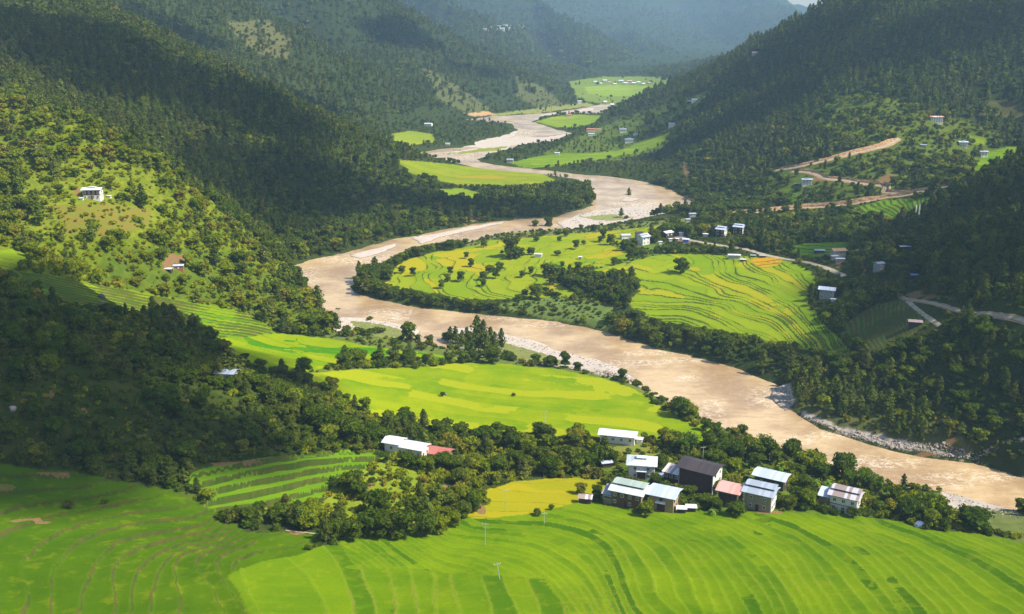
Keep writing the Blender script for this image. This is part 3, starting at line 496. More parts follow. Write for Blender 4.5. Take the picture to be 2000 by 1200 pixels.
for R_ in ROADS:
    P = np.array([hit(u, v, R_['d'])[:2] for u, v in R_['l']])
    # smooth and resample
    t = np.concatenate([[0], np.cumsum(np.hypot(*np.diff(P, axis=0).T))]); n = max(int(t[-1] / 2.5), 6)
    tt = np.linspace(0, t[-1], n); Q = np.stack([np.interp(tt, t, P[:, 0]), np.interp(tt, t, P[:, 1])], 1)
    for _ in range(6): Q[1:-1] = (Q[:-2] + 2 * Q[1:-1] + Q[2:]) / 4
    R_['q'] = Q
    d = seg_dist(GX, GY, Q, reach=14)
    KEEP[d < R_['w'] * .5 + 2.0 + R_['cut'] * .5] = 0

# ------------------------------------------------------------------ materials
def new_mat(name):
    m = bpy.data.materials.new(name); m.use_nodes = True; nt = m.node_tree; nt.nodes.clear()
    return m, nt
class N:
    """tiny node-building helper"""
    def __init__(s, nt): s.nt = nt
    def __call__(s, kind, **kw):
        n = s.nt.nodes.new(kind)
        for k, v in kw.items():
            if k.startswith('i_'):
                key = k[2:]; key = int(key) if key.isdigit() else key.replace('_', ' ')
                if hasattr(v, 'links') or isinstance(v, bpy.types.NodeSocket): s.nt.links.new(v, n.inputs[key])
                else: n.inputs[key].default_value = v
            else: setattr(n, k, v)
        return n
    def math(s, op, a, b=None, c=None, clamp=False):
        n = s.nt.nodes.new('ShaderNodeMath'); n.operation = op; n.use_clamp = clamp
        for i, q in enumerate((a, b, c)):
            if q is None: continue
            if isinstance(q, bpy.types.NodeSocket): s.nt.links.new(q, n.inputs[i])
            else: n.inputs[i].default_value = q
        return n.outputs[0]
    def mix(s, f, a, b, mode='MIX'):
        n = s.nt.nodes.new('ShaderNodeMix'); n.data_type = 'RGBA'; n.blend_type = mode
        for sock, q in ((n.inputs[0], f), (n.inputs[6], a), (n.inputs[7], b)):
            if isinstance(q, bpy.types.NodeSocket): s.nt.links.new(q, sock)
            elif isinstance(q, (int, float)): sock.default_value = q
            else: sock.default_value = tuple(q) + (1,) * (4 - len(q))
        return n.outputs[2]
    def noise(s, vec, scale, detail=3, rough=.55):
        n = s.nt.nodes.new('ShaderNodeTexNoise'); n.inputs['Scale'].default_value = scale; n.inputs['Detail'].default_value = detail; n.inputs['Roughness'].default_value = rough
        if vec is not None: s.nt.links.new(vec, n.inputs['Vector'])
        return n.outputs['Fac']
    def ramp(s, f, a, b):
        n = s.nt.nodes.new('ShaderNodeMapRange'); n.inputs[1].default_value = a; n.inputs[2].default_value = b; n.interpolation_type = 'SMOOTHSTEP'
        s.nt.links.new(f, n.inputs[0]); return n.outputs[0]
    def attr(s, name): 
        n = s.nt.nodes.new('ShaderNodeAttribute'); n.attribute_name = name; return n

def ground_material():
    m, nt = new_mat('ground'); B = N(nt)
    geo = B('ShaderNodeNewGeometry'); pos = geo.outputs['Position']
    A, Bc, C = B.attr('ca').outputs['Color'], B.attr('cb').outputs['Color'], B.attr('cc').outputs['Color']
    tv = B('ShaderNodeSeparateXYZ', i_0=B.attr('terr').outputs['Vector']); T, Sv, W = tv.outputs
    tv2 = B('ShaderNodeSeparateXYZ', i_0=B.attr('terr2').outputs['Vector']); WS, LW, PC = tv2.outputs
    tv3 = B('ShaderNodeSeparateXYZ', i_0=B.attr('kinds').outputs['Vector']); FLD, GR, SOIL = tv3.outputs
    soilline, LT, VA = B('ShaderNodeSeparateXYZ', i_0=B.attr('soilline').outputs['Vector']).outputs
    nz = B.noise(pos, .25, 3); nz2 = B.noise(pos, .9, 4, .65); nz3 = B.noise(pos, .06, 4); nz4 = B.noise(pos, 3.0, 3, .7); nz5 = B.noise(pos, .045, 3)
    fld = B.ramp(FLD, .45, .55)
    # terrace and plot numbers
    Tw = B.math('ADD', T, B.math('MULTIPLY', B.math('SUBTRACT', nz, .5), B.math('DIVIDE', 1.3, W)))
    ft = B.math('FLOOR', Tw); fr = B.math('FRACT', Tw)
    wn1 = B('ShaderNodeTexWhiteNoise', noise_dimensions='1D', i_W=ft).outputs['Value']
    Sw = B.math('ADD', B.math('ADD', Sv, B.math('MULTIPLY', nz3, 2.2)), B.math('MULTIPLY', wn1, 3.7))
    fs = B.math('FLOOR', Sw); frs = B.math('FRACT', Sw)
    cell = B('ShaderNodeCombineXYZ', i_X=ft, i_Y=fs)
    wn2 = B('ShaderNodeTexWhiteNoise', noise_dimensions='2D', i_Vector=cell.outputs[0])
    r1 = wn2.outputs['Value']; rc = B('ShaderNodeSeparateColor', i_0=wn2.outputs['Color'])
    dT = B.math('MULTIPLY', B.math('MINIMUM', fr, B.math('SUBTRACT', 1, fr)), W)
    dS = B.math('MULTIPLY', B.math('MINIMUM', frs, B.math('SUBTRACT', 1, frs)), WS)
    lw = B.math('MULTIPLY', B.math('MULTIPLY', LW, B.math('ADD', .1, B.math('MULTIPLY', B.ramp(nz5, .32, .68), 1.5))), B.math('ADD', .2, B.math('MULTIPLY', nz2, 1.5)))
    lineT = B.math('SUBTRACT', 1, B.ramp(B.math('DIVIDE', dT, B.math('MAXIMUM', lw, .01)), .7, 1.25))
    lineS = B.math('MULTIPLY', B.math('SUBTRACT', 1, B.ramp(B.math('DIVIDE', dS, B.math('MAXIMUM', lw, .01)), .45, .8)), .8)
    line = B.math('MULTIPLY', B.math('MAXIMUM', lineT, lineS), fld)
    # crop colour
    mixf = B.math('ADD', B.math('MULTIPLY', r1, VA), B.math('MULTIPLY', B.ramp(nz3, .3, .7), B.math('SUBTRACT', 1.1, VA)), clamp=True)
    crop = B.mix(mixf, A, Bc)
    isc = B.math('LESS_THAN', rc.outputs[1], PC)
    crop = B.mix(isc, crop, C)
    crop = B.mix(B.math('MULTIPLY', B.math('SUBTRACT', nz4, .32), .85, clamp=True), crop, B.mix(.5, crop, (.05, .14, .004)))
    crop = B.mix(B.math('MULTIPLY', B.ramp(nz, .52, .70), .38), crop, B.mix(.5, crop, (.30, .30, .01)))
    crop = B.mix(B.math('MULTIPLY', B.ramp(nz2, .60, .74), .35), crop, (.07, .12, .01))
    streak = B.noise(B('ShaderNodeVectorMath', operation='MULTIPLY', i_0=pos, i_1=(.05, .35, .3)).outputs[0], 1.0, 3)
    crop = B.mix(B.math('MULTIPLY', B.ramp(streak, .5, .75), .35), crop, Bc)
    wild = B.mix(B.ramp(nz, .35, .68), A, Bc); wild = B.mix(B.math('MULTIPLY', B.ramp(nz2, .55, .72), .55), wild, C)
    wild = B.mix(B.math('MULTIPLY', B.ramp(nz4, .45, .7), .5), wild, A)
    col = B.mix(fld, wild, crop)
    dark = B.mix(nz2, (.030, .058, .010), (.055, .080, .016)); brown = B.mix(nz2, (.12, .075, .025), (.075, .08, .02))
    linecol = B.mix(B.math('MULTIPLY', soilline, B.ramp(nz, .3, .6)), dark, brown)
    linecol = B.mix(B.math('MULTIPLY', LT, B.ramp(nz2, .25, .5)), linecol, (.24, .27, .02))
    col = B.mix(B.math('MULTIPLY', line, .85), col, linecol)
    earth = B.mix(B.ramp(nz4, .3, .7), (.30, .165, .075), (.14, .10, .04))
    col = B.mix(B.ramp(B.math('ADD', SOIL, B.math('MULTIPLY', B.math('SUBTRACT', nz2, .5), .8)), .4, .65), col, earth)
    vor = B('ShaderNodeTexVoronoi', i_Scale=.8, i_Vector=pos)
    stone = B.mix(vor.outputs['Color'], (.52, .44, .36), (.33, .27, .22), 'MIX')
    stone = B.mix(B.ramp(nz4, .35, .7), stone, (.56, .50, .43))
    wet = B.mix(B.ramp(B('ShaderNodeSeparateXYZ', i_0=pos).outputs['Z'], .0, .45), (.19, .14, .09), stone)
    col = B.mix(B.ramp(B.math('ADD', GR, B.math('MULTIPLY', B.math('SUBTRACT', nz, .5), .7)), .35, .62), col, wet)
    bmp = B('ShaderNodeBump', i_Strength=.5, i_Distance=.6, i_Height=B.math('ADD', nz2, B.math('MULTIPLY', nz4, .5)))
    bs = B('ShaderNodeBsdfDiffuse', i_Color=col, i_Roughness=.6, i_Normal=bmp.outputs[0])
    out = B('ShaderNodeOutputMaterial', i_Surface=bs.outputs[0])
    return m

def grid_mesh(name, X, Y, Z):
    nr, nc = X.shape; me = bpy.data.meshes.new(name)
    co = np.stack([X, Y, Z], -1).reshape(-1, 3).astype(np.float32)
    a = (np.arange(nr - 1)[:, None] * nc + np.arange(nc - 1)[None]).ravel()
    idx = np.stack([a, a + 1, a + nc + 1, a + nc], 1).astype(np.int32)
    me.vertices.add(len(co)); me.vertices.foreach_set('co', co.ravel())
    me.loops.add(idx.size); me.loops.foreach_set('vertex_index', idx.ravel())
    me.polygons.add(len(idx)); me.polygons.foreach_set('loop_start', np.arange(0, idx.size, 4, dtype=np.int32)); me.polygons.foreach_set('loop_total', np.full(len(idx), 4, np.int32))
    me.polygons.foreach_set('use_smooth', np.ones(len(idx), bool))
    me.update(calc_edges=True)
    return me
def link(o, parent=None):
    SC.collection.objects.link(o)
    if parent is not None: o.parent = parent
    return o
me = grid_mesh('ground', GX, GY, GZ)
def vattr(me, name, *ch):
    a = me.attributes.new(name, 'FLOAT_VECTOR' if len(ch) == 3 else 'FLOAT', 'POINT')
    a.data.foreach_set('vector' if len(ch) == 3 else 'value', np.stack([c.ravel() for c in ch], -1).astype(np.float32).ravel())
vattr(me, 'terr', gT, gS, gW); vattr(me, 'terr2', gWS, gLW, gPC); vattr(me, 'kinds', np.maximum(gF, 0), GRAV, gSO); vattr(me, 'soilline', gSOIL, gLT, gVA)
for nm, c in (('ca', cA), ('cb', cB), ('cc', cC)): vattr(me, nm, c[..., 0], c[..., 1], c[..., 2])
me.materials.append(ground_material())
ground = prop(link(bpy.data.objects.new('ground', me)), kind='structure', label='terraced valley floor and steep hillsides of the river valley')

# ------------------------------------------------------------------ water
def water_material():
    m, nt = new_mat('muddy_water'); B = N(nt)
    geo = B('ShaderNodeNewGeometry'); pos = geo.outputs['Position']
    w1 = B.noise(pos, .035, 4, .6); w2 = B.noise(pos, .35, 4, .6); w3 = B.noise(pos, 1.4, 3, .6)
    st = B.noise(B('ShaderNodeVectorMath', operation='MULTIPLY', i_0=pos, i_1=(.09, .35, 0)).outputs[0], 1.0, 5, .65)
    col = B.mix(B.ramp(w1, .35, .65), (.35, .23, .12), (.56, .405, .22)); col = B.mix(B.math('MULTIPLY', B.ramp(st, .48, .66), .35), col, (.27, .175, .09)); col = B.mix(B.math('MULTIPLY', B.ramp(w2, .5, .72), .25), col, (.64, .50, .31))
    foam = B.math('MULTIPLY', B.ramp(B.math('ADD', B.math('MULTIPLY', st, .7), B.math('MULTIPLY', w2, .35)), .60, .72), B.ramp(w1, .50, .70))
    rap = B.attr('rapid').outputs['Fac']
    wv = B.noise(B('ShaderNodeVectorMath', operation='MULTIPLY', i_0=pos, i_1=(.16, .34, 0)).outputs[0], 1.0, 6, .7)
    fil = B.math('SUBTRACT', 1, B.ramp(B.math('ABSOLUTE', B.math('SUBTRACT', wv, .5)), .008, .055))
    foam2 = B.math('MULTIPLY', rap, B.math('MULTIPLY', fil, B.ramp(B.math('ADD', B.math('MULTIPLY', w2, .6), B.math('MULTIPLY', w3, .4)), .38, .62)))
    foam = B.math('MAXIMUM', B.math('MULTIPLY', foam, .22), B.math('MULTIPLY', foam2, .95), clamp=True)
    col = B.mix(foam, col, (.70, .62, .50))
    bmp = B('ShaderNodeBump', i_Strength=.35, i_Distance=.5, i_Height=B.math('ADD', B.math('ADD', w2, st), B.math('MULTIPLY', w3, .4)))
    rough = B.math('ADD', .22, B.math('MULTIPLY', foam, .5))
    bs = B('ShaderNodeBsdfPrincipled', i_Base_Color=col, i_Roughness=rough, i_Normal=bmp.outputs[0]); bs.inputs['IOR'].default_value = 1.33
    B('ShaderNodeOutputMaterial', i_Surface=bs.outputs[0])
    return m
ry = np.array([170.0]); 
while ry[-1] < 2600: ry = np.append(ry, ry[-1] + max(3.0, ry[-1] * .008))
tx = np.linspace(-1, 1, 180); WX = (ry * .66 + 40)[:, None] * tx[None]; WY = np.repeat(ry[:, None], 180, 1)
wu, wv, wd = project(WX, WY, WX * 0)
RAPIDS = [(1390,800,30,22),(1400,830,20,15),(700,505,80,12),(850,462,60,6),(760,610,60,6),(1000,622,70,5),(1270,690,60,6),(1500,775,40,25),(1700,905,120,14),(1900,930,120,12),(1240,710,70,8),(770,622,30,6),
          (1340,705,60,6),(1240,400,60,6),(1000,300,80,8),(900,310,60,6),(1000,262,50,10),(1340,740,30,6),(1060,635,60,5),(1560,860,40,10),(600,540,20,20),(1850,950,60,8),(1080,440,40,3),(1620,850,60,6)]
rp = np.zeros(WX.shape)
for (u, v, a, b) in RAPIDS: rp = np.maximum(rp, np.clip(1.3 - ((wu - u) / a) ** 2 - ((wv - v) / b) ** 2, 0, 1))
mw = grid_mesh('river_water', WX, WY, WX * 0); vattr(mw, 'rapid', rp); mw.materials.append(water_material())
water = prop(link(bpy.data.objects.new('river_water', mw)), kind='structure', label='muddy brown river winding through the valley')

# ------------------------------------------------------------------ haze: one closed box of thin air
def box_mesh(name, x0, x1, y0, y1, z0, z1):
    me = bpy.data.meshes.new(name)
    v = [(x, y, z) for z in (z0, z1) for y in (y0, y1) for x in (x0, x1)]
    me.from_pydata(v, [], [(0, 2, 3, 1), (4, 5, 7, 6), (0, 1, 5, 4), (2, 6, 7, 3), (0, 4, 6, 2), (1, 3, 7, 5)]); me.update(); return me
hz = box_mesh('haze', -5200, 5200, -60, 6500, -4, 640)
m, nt = new_mat('haze'); B = N(nt)
pv = B('ShaderNodeVolumePrincipled'); pv.inputs['Density'].default_value = HAZE_DENSITY; pv.inputs['Color'].default_value = (.47, .71, 1.0, 1); pv.inputs['Anisotropy'].default_value = 0.0
nt.links.new(pv.outputs[0], B('ShaderNodeOutputMaterial').inputs['Volume'])
hz.materials.append(m)
haze = prop(link(bpy.data.objects.new('haze', hz)), kind='stuff', label='thin blue haze filling the valley', category='haze')
# ------------------------------------------------------------------ houses: where they stand (foot of the front wall in the photograph), how they are made
# roof kinds: gable, hip ; sizes in metres ; yaw in degrees
HOUSES = [
 dict(u=1205,v=868,L=12.5,W=4.6,h=2.9,yaw=-14,roof='gable',rc='white',pitch=16,wall='white',store=1,det=2,win=(4,2),name='farmhouse',label='long low whitewashed house with a white metal roof beside the rice field',cat='house'),
 dict(u=1248,v=868,L=2.0,W=1.8,h=1.7,yaw=-14,roof='gable',rc='white',pitch=12,wall='white',store=1,det=1,win=(0,0),name='outhouse',label='tiny white outhouse next to the long low whitewashed house',cat='shed'),
 dict(u=1252,v=938,L=8.4,W=6.4,h=5.0,yaw=-9,roof='hip',rc='pale',pitch=17,wall='white',store=2,det=3,lantern=1,canopy=1,win=(2,1),name='farmhouse',label='square white two-storey house with hipped pale roof and raised lantern roof',cat='house'),
 dict(u=1357,v=962,L=11.5,W=8.0,h=7.2,yaw=-32,roof='gable',rc='dark',pitch=17,wall='white',front='timber',store=3,det=3,win=(0,2),wing=(5.2,4.5,4.4,'whiterust'),name='farmhouse',label='tall farmhouse with black roof, white gable end and dark timber front',cat='house'),
 dict(u=1222,v=992,L=9.5,W=6.8,h=4.6,yaw=-25,roof='gable',rc='pale',pitch=14,wall='mud',front='planks',store=2,det=3,jack='green',win=(4,2),wing=(2.6,4.5,3.0,'greyrust'),name='farmhouse',label='timber-fronted farmhouse with white lower roof and raised pale green roof',cat='house'),
 dict(u=1290,v=1000,L=7.6,W=6.6,h=4.7,yaw=-25,roof='gable',rc='paleblue',pitch=13,wall='tan',store=2,det=3,canopy=1,win=(1,3),name='farmhouse',label='tan mud-walled house with plain pale blue roof beside the green-roofed farmhouse',cat='house'),
 dict(u=1420,v=990,L=6.0,W=6.2,h=4.6,yaw=-28,roof='gable',rc='pink',pitch=15,wall='mud',front='timber',store=2,det=3,win=(4,0),name='farmhouse',label='dark timber house under a faded pink roof joined to a grey-roofed house',cat='house'),
 dict(u=1478,v=998,L=8.4,W=6.6,h=5.2,yaw=-28,roof='gable',rc='bluegrey',pitch=15,wall='white',front='tanwall',store=2,det=3,jack='bluegrey',win=(2,3),name='farmhouse',label='mud-fronted farmhouse with white gable and double blue-grey roof, beside the pink roof',cat='house'),
 dict(u=1500,v=955,L=9.5,W=5.6,h=3.4,yaw=-30,roof='gable',rc='paleblue',pitch=12,wall='dark',store=1,det=2,win=(2,1),name='open_barn',label='open barn with wide pale blue roof behind the grey-roofed farmhouse',cat='barn'),
 dict(u=1645,v=1003,L=8.0,W=5.8,h=5.0,yaw=-30,roof='gable',rc='striped',pitch=15,wall='white',front='white',store=2,det=3,jack='striped',win=(3,2),wing=(3.4,4.6,4.0,'paleblue'),band=1,name='farmhouse',label='white farmhouse with striped rusty double roof at the river end of the village',cat='house'),
 dict(u=1142,v=985,L=3.6,W=2.4,h=1.6,yaw=-10,roof='gable',rc='whiterust',pitch=9,wall='dark',store=1,det=1,win=(0,0),name='animal_shed',label='small shed with rusty white roof at the edge of the yellow field',cat='shed'),
 dict(u=1186,v=914,L=3.2,W=2.2,h=1.5,yaw=14,roof='gable',rc='paleblue',pitch=12,wall='dark',store=1,det=1,win=(0,0),name='animal_shed',label='small pale-roofed shed among bushes above the yellow field',cat='shed'),
 dict(u=1302,v=940,L=3.6,W=2.6,h=1.4,yaw=10,roof='gable',rc='bluegrey',pitch=14,wall='dark',store=1,det=1,win=(0,0),name='animal_shed',label='small blue-grey roofed shed between the white square house and the black-roofed house',cat='shed'),
 dict(u=1331,v=1003,L=2.4,W=1.8,h=1.2,yaw=-5,roof='gable',rc='white',pitch=5,wall='dark',store=1,det=1,win=(0,0),name='animal_shed',label='tiny white-roofed hutch right beside the tan mud-walled house',cat='shed'),
 dict(u=1350,v=1001,L=2.6,W=1.8,h=1.2,yaw=-5,roof='gable',rc='white',pitch=5,wall='dark',store=1,det=1,win=(0,0),name='animal_shed',label='tiny white-roofed hutch below the black-roofed farmhouse, in front of the bushes',cat='shed'),
 dict(u=765,v=886,L=5.0,W=4.6,h=3.2,yaw=-20,roof='gable',rc='white',pitch=16,wall='white',store=1,det=2,win=(1,1),name='school_building',label='small white-roofed building at the uphill end of the long white roof',cat='building'),
 dict(u=800,v=898,L=9.0,W=4.8,h=3.6,yaw=-22,roof='gable',rc='white',pitch=16,wall='white',store=1,det=2,win=(4,2),name='school_building',label='long white-roofed building half hidden by trees beside the red roof',cat='building'),
 dict(u=852,v=906,L=7.4,W=4.6,h=3.2,yaw=-20,roof='gable',rc='red',pitch=18,wall='white',store=1,det=2,win=(3,1),name='school_building',label='long building with faded red roof in the trees',cat='building'),
 dict(u=440,v=746,L=5.6,W=4.0,h=2.6,yaw=-8,roof='gable',rc='bluegrey',pitch=16,wall='white',store=1,det=2,win=(4,1),band=1,name='farmhouse',label='white walled house hidden under a large dark pine on the shaded hill',cat='house'),
 dict(u=180,v=391,L=9.8,W=6.2,h=5.0,yaw=5,roof='gable',rc='white',pitch=13,wall='white',front='timber',band=1,store=2,det=3,lantern=1,win=(4,1),name='farmhouse',label='lone farmhouse with white roof and dark timber upper storey on the sunlit left slope',cat='house'),
 dict(u=159,v=392,L=1.8,W=1.4,h=.9,yaw=0,roof='gable',rc='white',pitch=8,wall='white',store=1,det=1,win=(0,0),name='animal_shed',label='tiny white hutch beside the lone farmhouse on the sunlit slope, valley-away side',cat='shed'),
 dict(u=213,v=387,L=2.0,W=1.4,h=.9,yaw=0,roof='gable',rc='white',pitch=8,wall='white',store=1,det=1,win=(0,0),name='animal_shed',label='tiny white hutch between the lone farmhouse on the sunlit slope and a dark bush',cat='shed'),
 dict(u=349,v=529,L=5.4,W=3.6,h=2.4,yaw=10,roof='gable',rc='paleblue',pitch=14,wall='earth',store=1,det=1,win=(1,0),name='hut',label='earth-walled hut with pale blue roof by the red soil bank',cat='hut'),
 dict(u=328,v=531,L=3.6,W=2.8,h=1.2,yaw=-5,roof='gable',rc='white',pitch=8,wall='dark',store=1,det=1,win=(0,0),name='hut',label='low white-roofed hut downhill of the earth-walled hut',cat='hut'),
 # across the river
 dict(u=1223,v=468,L=7.0,W=5.0,h=2.6,yaw=12,roof='gable',rc='paleblue',pitch=14,wall='white',store=1,det=1,win=(2,0),name='farmhouse',label='low house with pale roof, first of the riverside hamlet beyond the peninsula fields',cat='house'),
 dict(u=1262,v=479,L=7.0,W=6.0,h=5.6,yaw=32,roof='gable',rc='paleblue',pitch=15,wall='white',store=2,det=2,jack='paleblue',win=(2,2),name='farmhouse',label='white two-storey house with two dark windows at the front of the hamlet',cat='house'),
 dict(u=1250,v=467,L=4.5,W=5.0,h=4.2,yaw=20,roof='gable',rc='dark',pitch=15,wall='grey',store=1,det=1,win=(1,0),name='farmhouse',label='grey house with dark roof tucked behind the white two-storey house',cat='house'),
 dict(u=1308,v=464,L=8.0,W=6.0,h=3.2,yaw=38,roof='gable',rc='white',pitch=18,wall='dark',store=1,det=1,win=(2,1),name='farmhouse',label='house with broad bright white roof in the middle of the hamlet',cat='house'),
 dict(u=1290,v=478,L=2.2,W=2,h=1.6,yaw=10,roof='gable',rc='white',pitch=8,wall='white',store=1,det=1,win=(0,0),name='outhouse',label='tiny white outhouse downhill from the broad white roof',cat='shed'),
 dict(u=1310,v=472,L=2.2,W=2,h=1.6,yaw=10,roof='gable',rc='white',pitch=8,wall='white',store=1,det=1,win=(0,0),name='outhouse',label='tiny white outhouse just below the broad white roof',cat='shed'),
 dict(u=1330,v=462,L=3.0,W=2.6,h=2.2,yaw=-30,roof='gable',rc='white',pitch=12,wall='white',store=1,det=1,win=(0,0),name='shop_hut',label='white hut at the top of the bare earth yard in the hamlet',cat='hut'),
 dict(u=1339,v=475,L=4.5,W=3.4,h=2.2,yaw=-8,roof='gable',rc='white',pitch=10,wall='blue',store=1,det=1,win=(0,0),name='shop_hut',label='bright blue walled hut with white roof by the track',cat='hut'),
 dict(u=1322,v=472,L=2.5,W=2.4,h=1.8,yaw=-20,roof='gable',rc='white',pitch=10,wall='pinkwall',store=1,det=1,win=(0,0),name='shop_hut',label='pale pink hut between the broad white roof and the blue hut',cat='hut'),
 dict(u=1353,v=425,L=5.6,W=4.6,h=2.6,yaw=8,roof='gable',rc='bluegrey',pitch=12,wall='grey',store=1,det=1,win=(1,0),name='farmhouse',label='small grey-roofed house at the foot of the wooded hill by the gravel bank',cat='house'),
 dict(u=1344,v=435,L=3.4,W=3.0,h=2.2,yaw=10,roof='gable',rc='paleblue',pitch=10,wall='grey',store=1,det=1,win=(0,0),name='hut',label='small pale-roofed hut below the grey-roofed house at the hill foot',cat='hut'),
 dict(u=1378,v=463,L=3.6,W=2.4,h=1.8,yaw=-8,roof='gable',rc='white',pitch=9,wall='pinkwall',store=1,det=1,win=(0,0),name='animal_shed',label='little white-roofed shed alone between the hamlet and the pair of houses',cat='shed'),
 dict(u=1406,v=463,L=6.6,W=6.0,h=5.0,yaw=-34,roof='gable',rc='paleblue',pitch=16,wall='white',front='timber',store=2,det=2,jack='paleblue',win=(2,2),name='farmhouse',label='two-storey house with white gable, lower one of the pair above the track',cat='house'),
 dict(u=1441,v=458,L=7.0,W=5.6,h=4.8,yaw=-28,roof='gable',rc='paleblue',pitch=16,wall='white',front='timber',store=2,det=2,jack='paleblue',win=(2,2),name='farmhouse',label='two-storey house with pale double roof, upper one of the pair above the track',cat='house'),
 dict(u=1434,v=506,L=8.2,W=3.4,h=2.2,yaw=-6,roof='gable',rc='white',pitch=9,wall='grey',store=1,det=1,win=(0,0),name='field_shed',label='long grey shed with white roof at the top of the terraced fields',cat='shed'),
 dict(u=1451,v=511,L=3.6,W=2.0,h=1.0,yaw=-6,roof='gable',rc='white',pitch=5,wall='dark',store=1,det=1,win=(0,0),name='field_shed',label='tiny low white-roofed shed beside the long grey field shed',cat='shed'),
 dict(u=1471,v=503,L=3.2,W=2.0,h=.9,yaw=-6,roof='gable',rc='bluegrey',pitch=5,wall='dark',store=1,det=1,win=(0,0),name='field_shed',label='low grey shed at the uphill corner of the golden field',cat='shed'),
 dict(u=1490,v=504,L=4.2,W=2.2,h=.9,yaw=-6,roof='gable',rc='bluegrey',pitch=5,wall='dark',store=1,det=1,win=(0,0),name='field_shed',label='long low grey shed between the track and the golden field',cat='shed'),
 dict(u=1051,v=503,L=5.2,W=3.0,h=2.0,yaw=-8,roof='gable',rc='white',pitch=12,wall='white',store=1,det=1,win=(2,0),name='field_shed',label='white shed in the peninsula fields beside the big round tree',cat='shed'),
 dict(u=1133,v=508,L=2.0,W=2.0,h=1.6,yaw=-8,roof='gable',rc='white',pitch=6,wall='grey',store=1,det=1,win=(0,0),name='field_shed',label='tiny white-roofed hut by the hedge of the peninsula fields',cat='shed'),
 dict(u=1601,v=496,L=6.4,W=4.0,h=1.8,yaw=-4,roof='gable',rc='bluegrey',pitch=10,wall='dark',store=1,det=1,win=(0,0),name='farmhouse',label='low pale roof rising out of trees beside the small green terraces',cat='house'),
 dict(u=1640,v=505,L=8.4,W=6.4,h=4.4,yaw=10,roof='gable',rc='gold',pitch=16,wall='grey',store=2,det=2,win=(3,1),name='farmhouse',label='house with ochre yellow roof above the track junction',cat='house'),
 dict(u=1631,v=508,L=4.2,W=3,h=2.2,yaw=6,roof='gable',rc='white',pitch=9,wall='grey',store=1,det=1,win=(0,0),name='outhouse',label='white-roofed outbuilding downhill beside the ochre-roofed house, uphill one',cat='shed'),
 dict(u=1641,v=512,L=5.6,W=2.4,h=1.6,yaw=-4,roof='gable',rc='white',pitch=9,wall='grey',store=1,det=1,win=(0,0),name='outhouse',label='narrow white-roofed outbuilding directly in front of the ochre-roofed house',cat='shed'),
 dict(u=1613,v=586,L=8.2,W=6.2,h=5.2,yaw=-22,roof='gable',rc='paleblue',pitch=16,wall='grey',store=2,det=2,win=(3,1),name='farmhouse',label='grey walled farmhouse with pale ridge roof standing among trees by the east fields',cat='house'),
 dict(u=1627,v=590,L=2.4,W=2,h=1.2,yaw=-15,roof='gable',rc='white',pitch=6,wall='white',store=1,det=1,win=(0,0),name='outhouse',label='tiny white outhouse at the corner of the grey walled farmhouse',cat='shed'),
 dict(u=1720,v=530,L=5.2,W=4.0,h=4.2,yaw=24,roof='gable',rc='bluegrey',pitch=16,wall='grey',store=2,det=1,win=(1,1),name='hut',label='narrow white-roofed hut peeking out of the dark forest above the track',cat='hut'),
 dict(u=1786,v=544,L=3.4,W=2.4,h=1.4,yaw=0,roof='gable',rc='blue',pitch=9,wall='dark',store=1,det=1,win=(0,0),name='hut',label='tiny hut with blue roof in the dark forested slope',cat='hut'),
 dict(u=1787,v=640,L=5.2,W=3.4,h=2.2,yaw=-14,roof='gable',rc='rosegrey',pitch=12,wall='dark',store=1,det=1,win=(0,0),name='hut',label='brownish grey hut on the brown terraced slope below the forked track',cat='hut'),
 dict(u=1768,v=488,L=6.6,W=2.4,h=1.6,yaw=-4,roof='gable',rc='bluegrey',pitch=8,wall='dark',store=1,det=1,win=(0,0),name='hut',label='long low grey roof at the forest edge below the prayer flags',cat='hut'),
 dict(u=1576,v=364,L=8.4,W=5.4,h=5.0,yaw=-4,roof='gable',rc='bluegrey',pitch=12,wall='white',band=1,store=2,det=2,lantern=1,win=(3,1),name='farmhouse',label='lone blue-grey roofed house below the orange road cutting',cat='house'),
 dict(u=1556,v=364,L=3.4,W=2.4,h=1.4,yaw=-4,roof='gable',rc='bluegrey',pitch=9,wall='dark',store=1,det=1,win=(0,0),name='outhouse',label='dark outbuilding beside the lone house below the orange road cutting',cat='shed'),
 dict(u=1829,v=242,L=12.0,W=6.4,h=5.4,yaw=-4,roof='gable',rc='rust',pitch=12,wall='white',front='white',band=1,store=2,det=2,win=(5,1),name='farmhouse',label='large house with rusty red and white roof, highest on the right hillside',cat='house'),
 dict(u=1881,v=289,L=7.6,W=5.6,h=4.6,yaw=-8,roof='gable',rc='paleblue',pitch=13,wall='white',band=1,store=2,det=2,lantern=1,win=(3,1),name='farmhouse',label='white house with pale roof on the right hillside between two taller-set neighbours',cat='house'),
 dict(u=1922,v=308,L=7.0,W=5.6,h=4.6,yaw=6,roof='gable',rc='bluegrey',pitch=13,wall='white',band=1,store=2,det=2,lantern=1,win=(2,1),name='farmhouse',label='white house at the corner of the bright green hillside field',cat='house'),
 dict(u=1803,v=289,L=5.0,W=3.6,h=2.2,yaw=-18,roof='gable',rc='bluegrey',pitch=12,wall='grey',store=1,det=1,win=(0,0),name='hut',label='small grey hut among bushes below the red-roofed hillside house',cat='hut'),
 # up the valley
 dict(u=1154,v=259,L=13,W=6,h=4.4,yaw=0,roof='gable',rc='orange',pitch=14,wall='pinkwall',store=2,det=1,win=(3,0),name='farmhouse',label='orange-red roofed building in the far hamlet by the upper river',cat='building'),
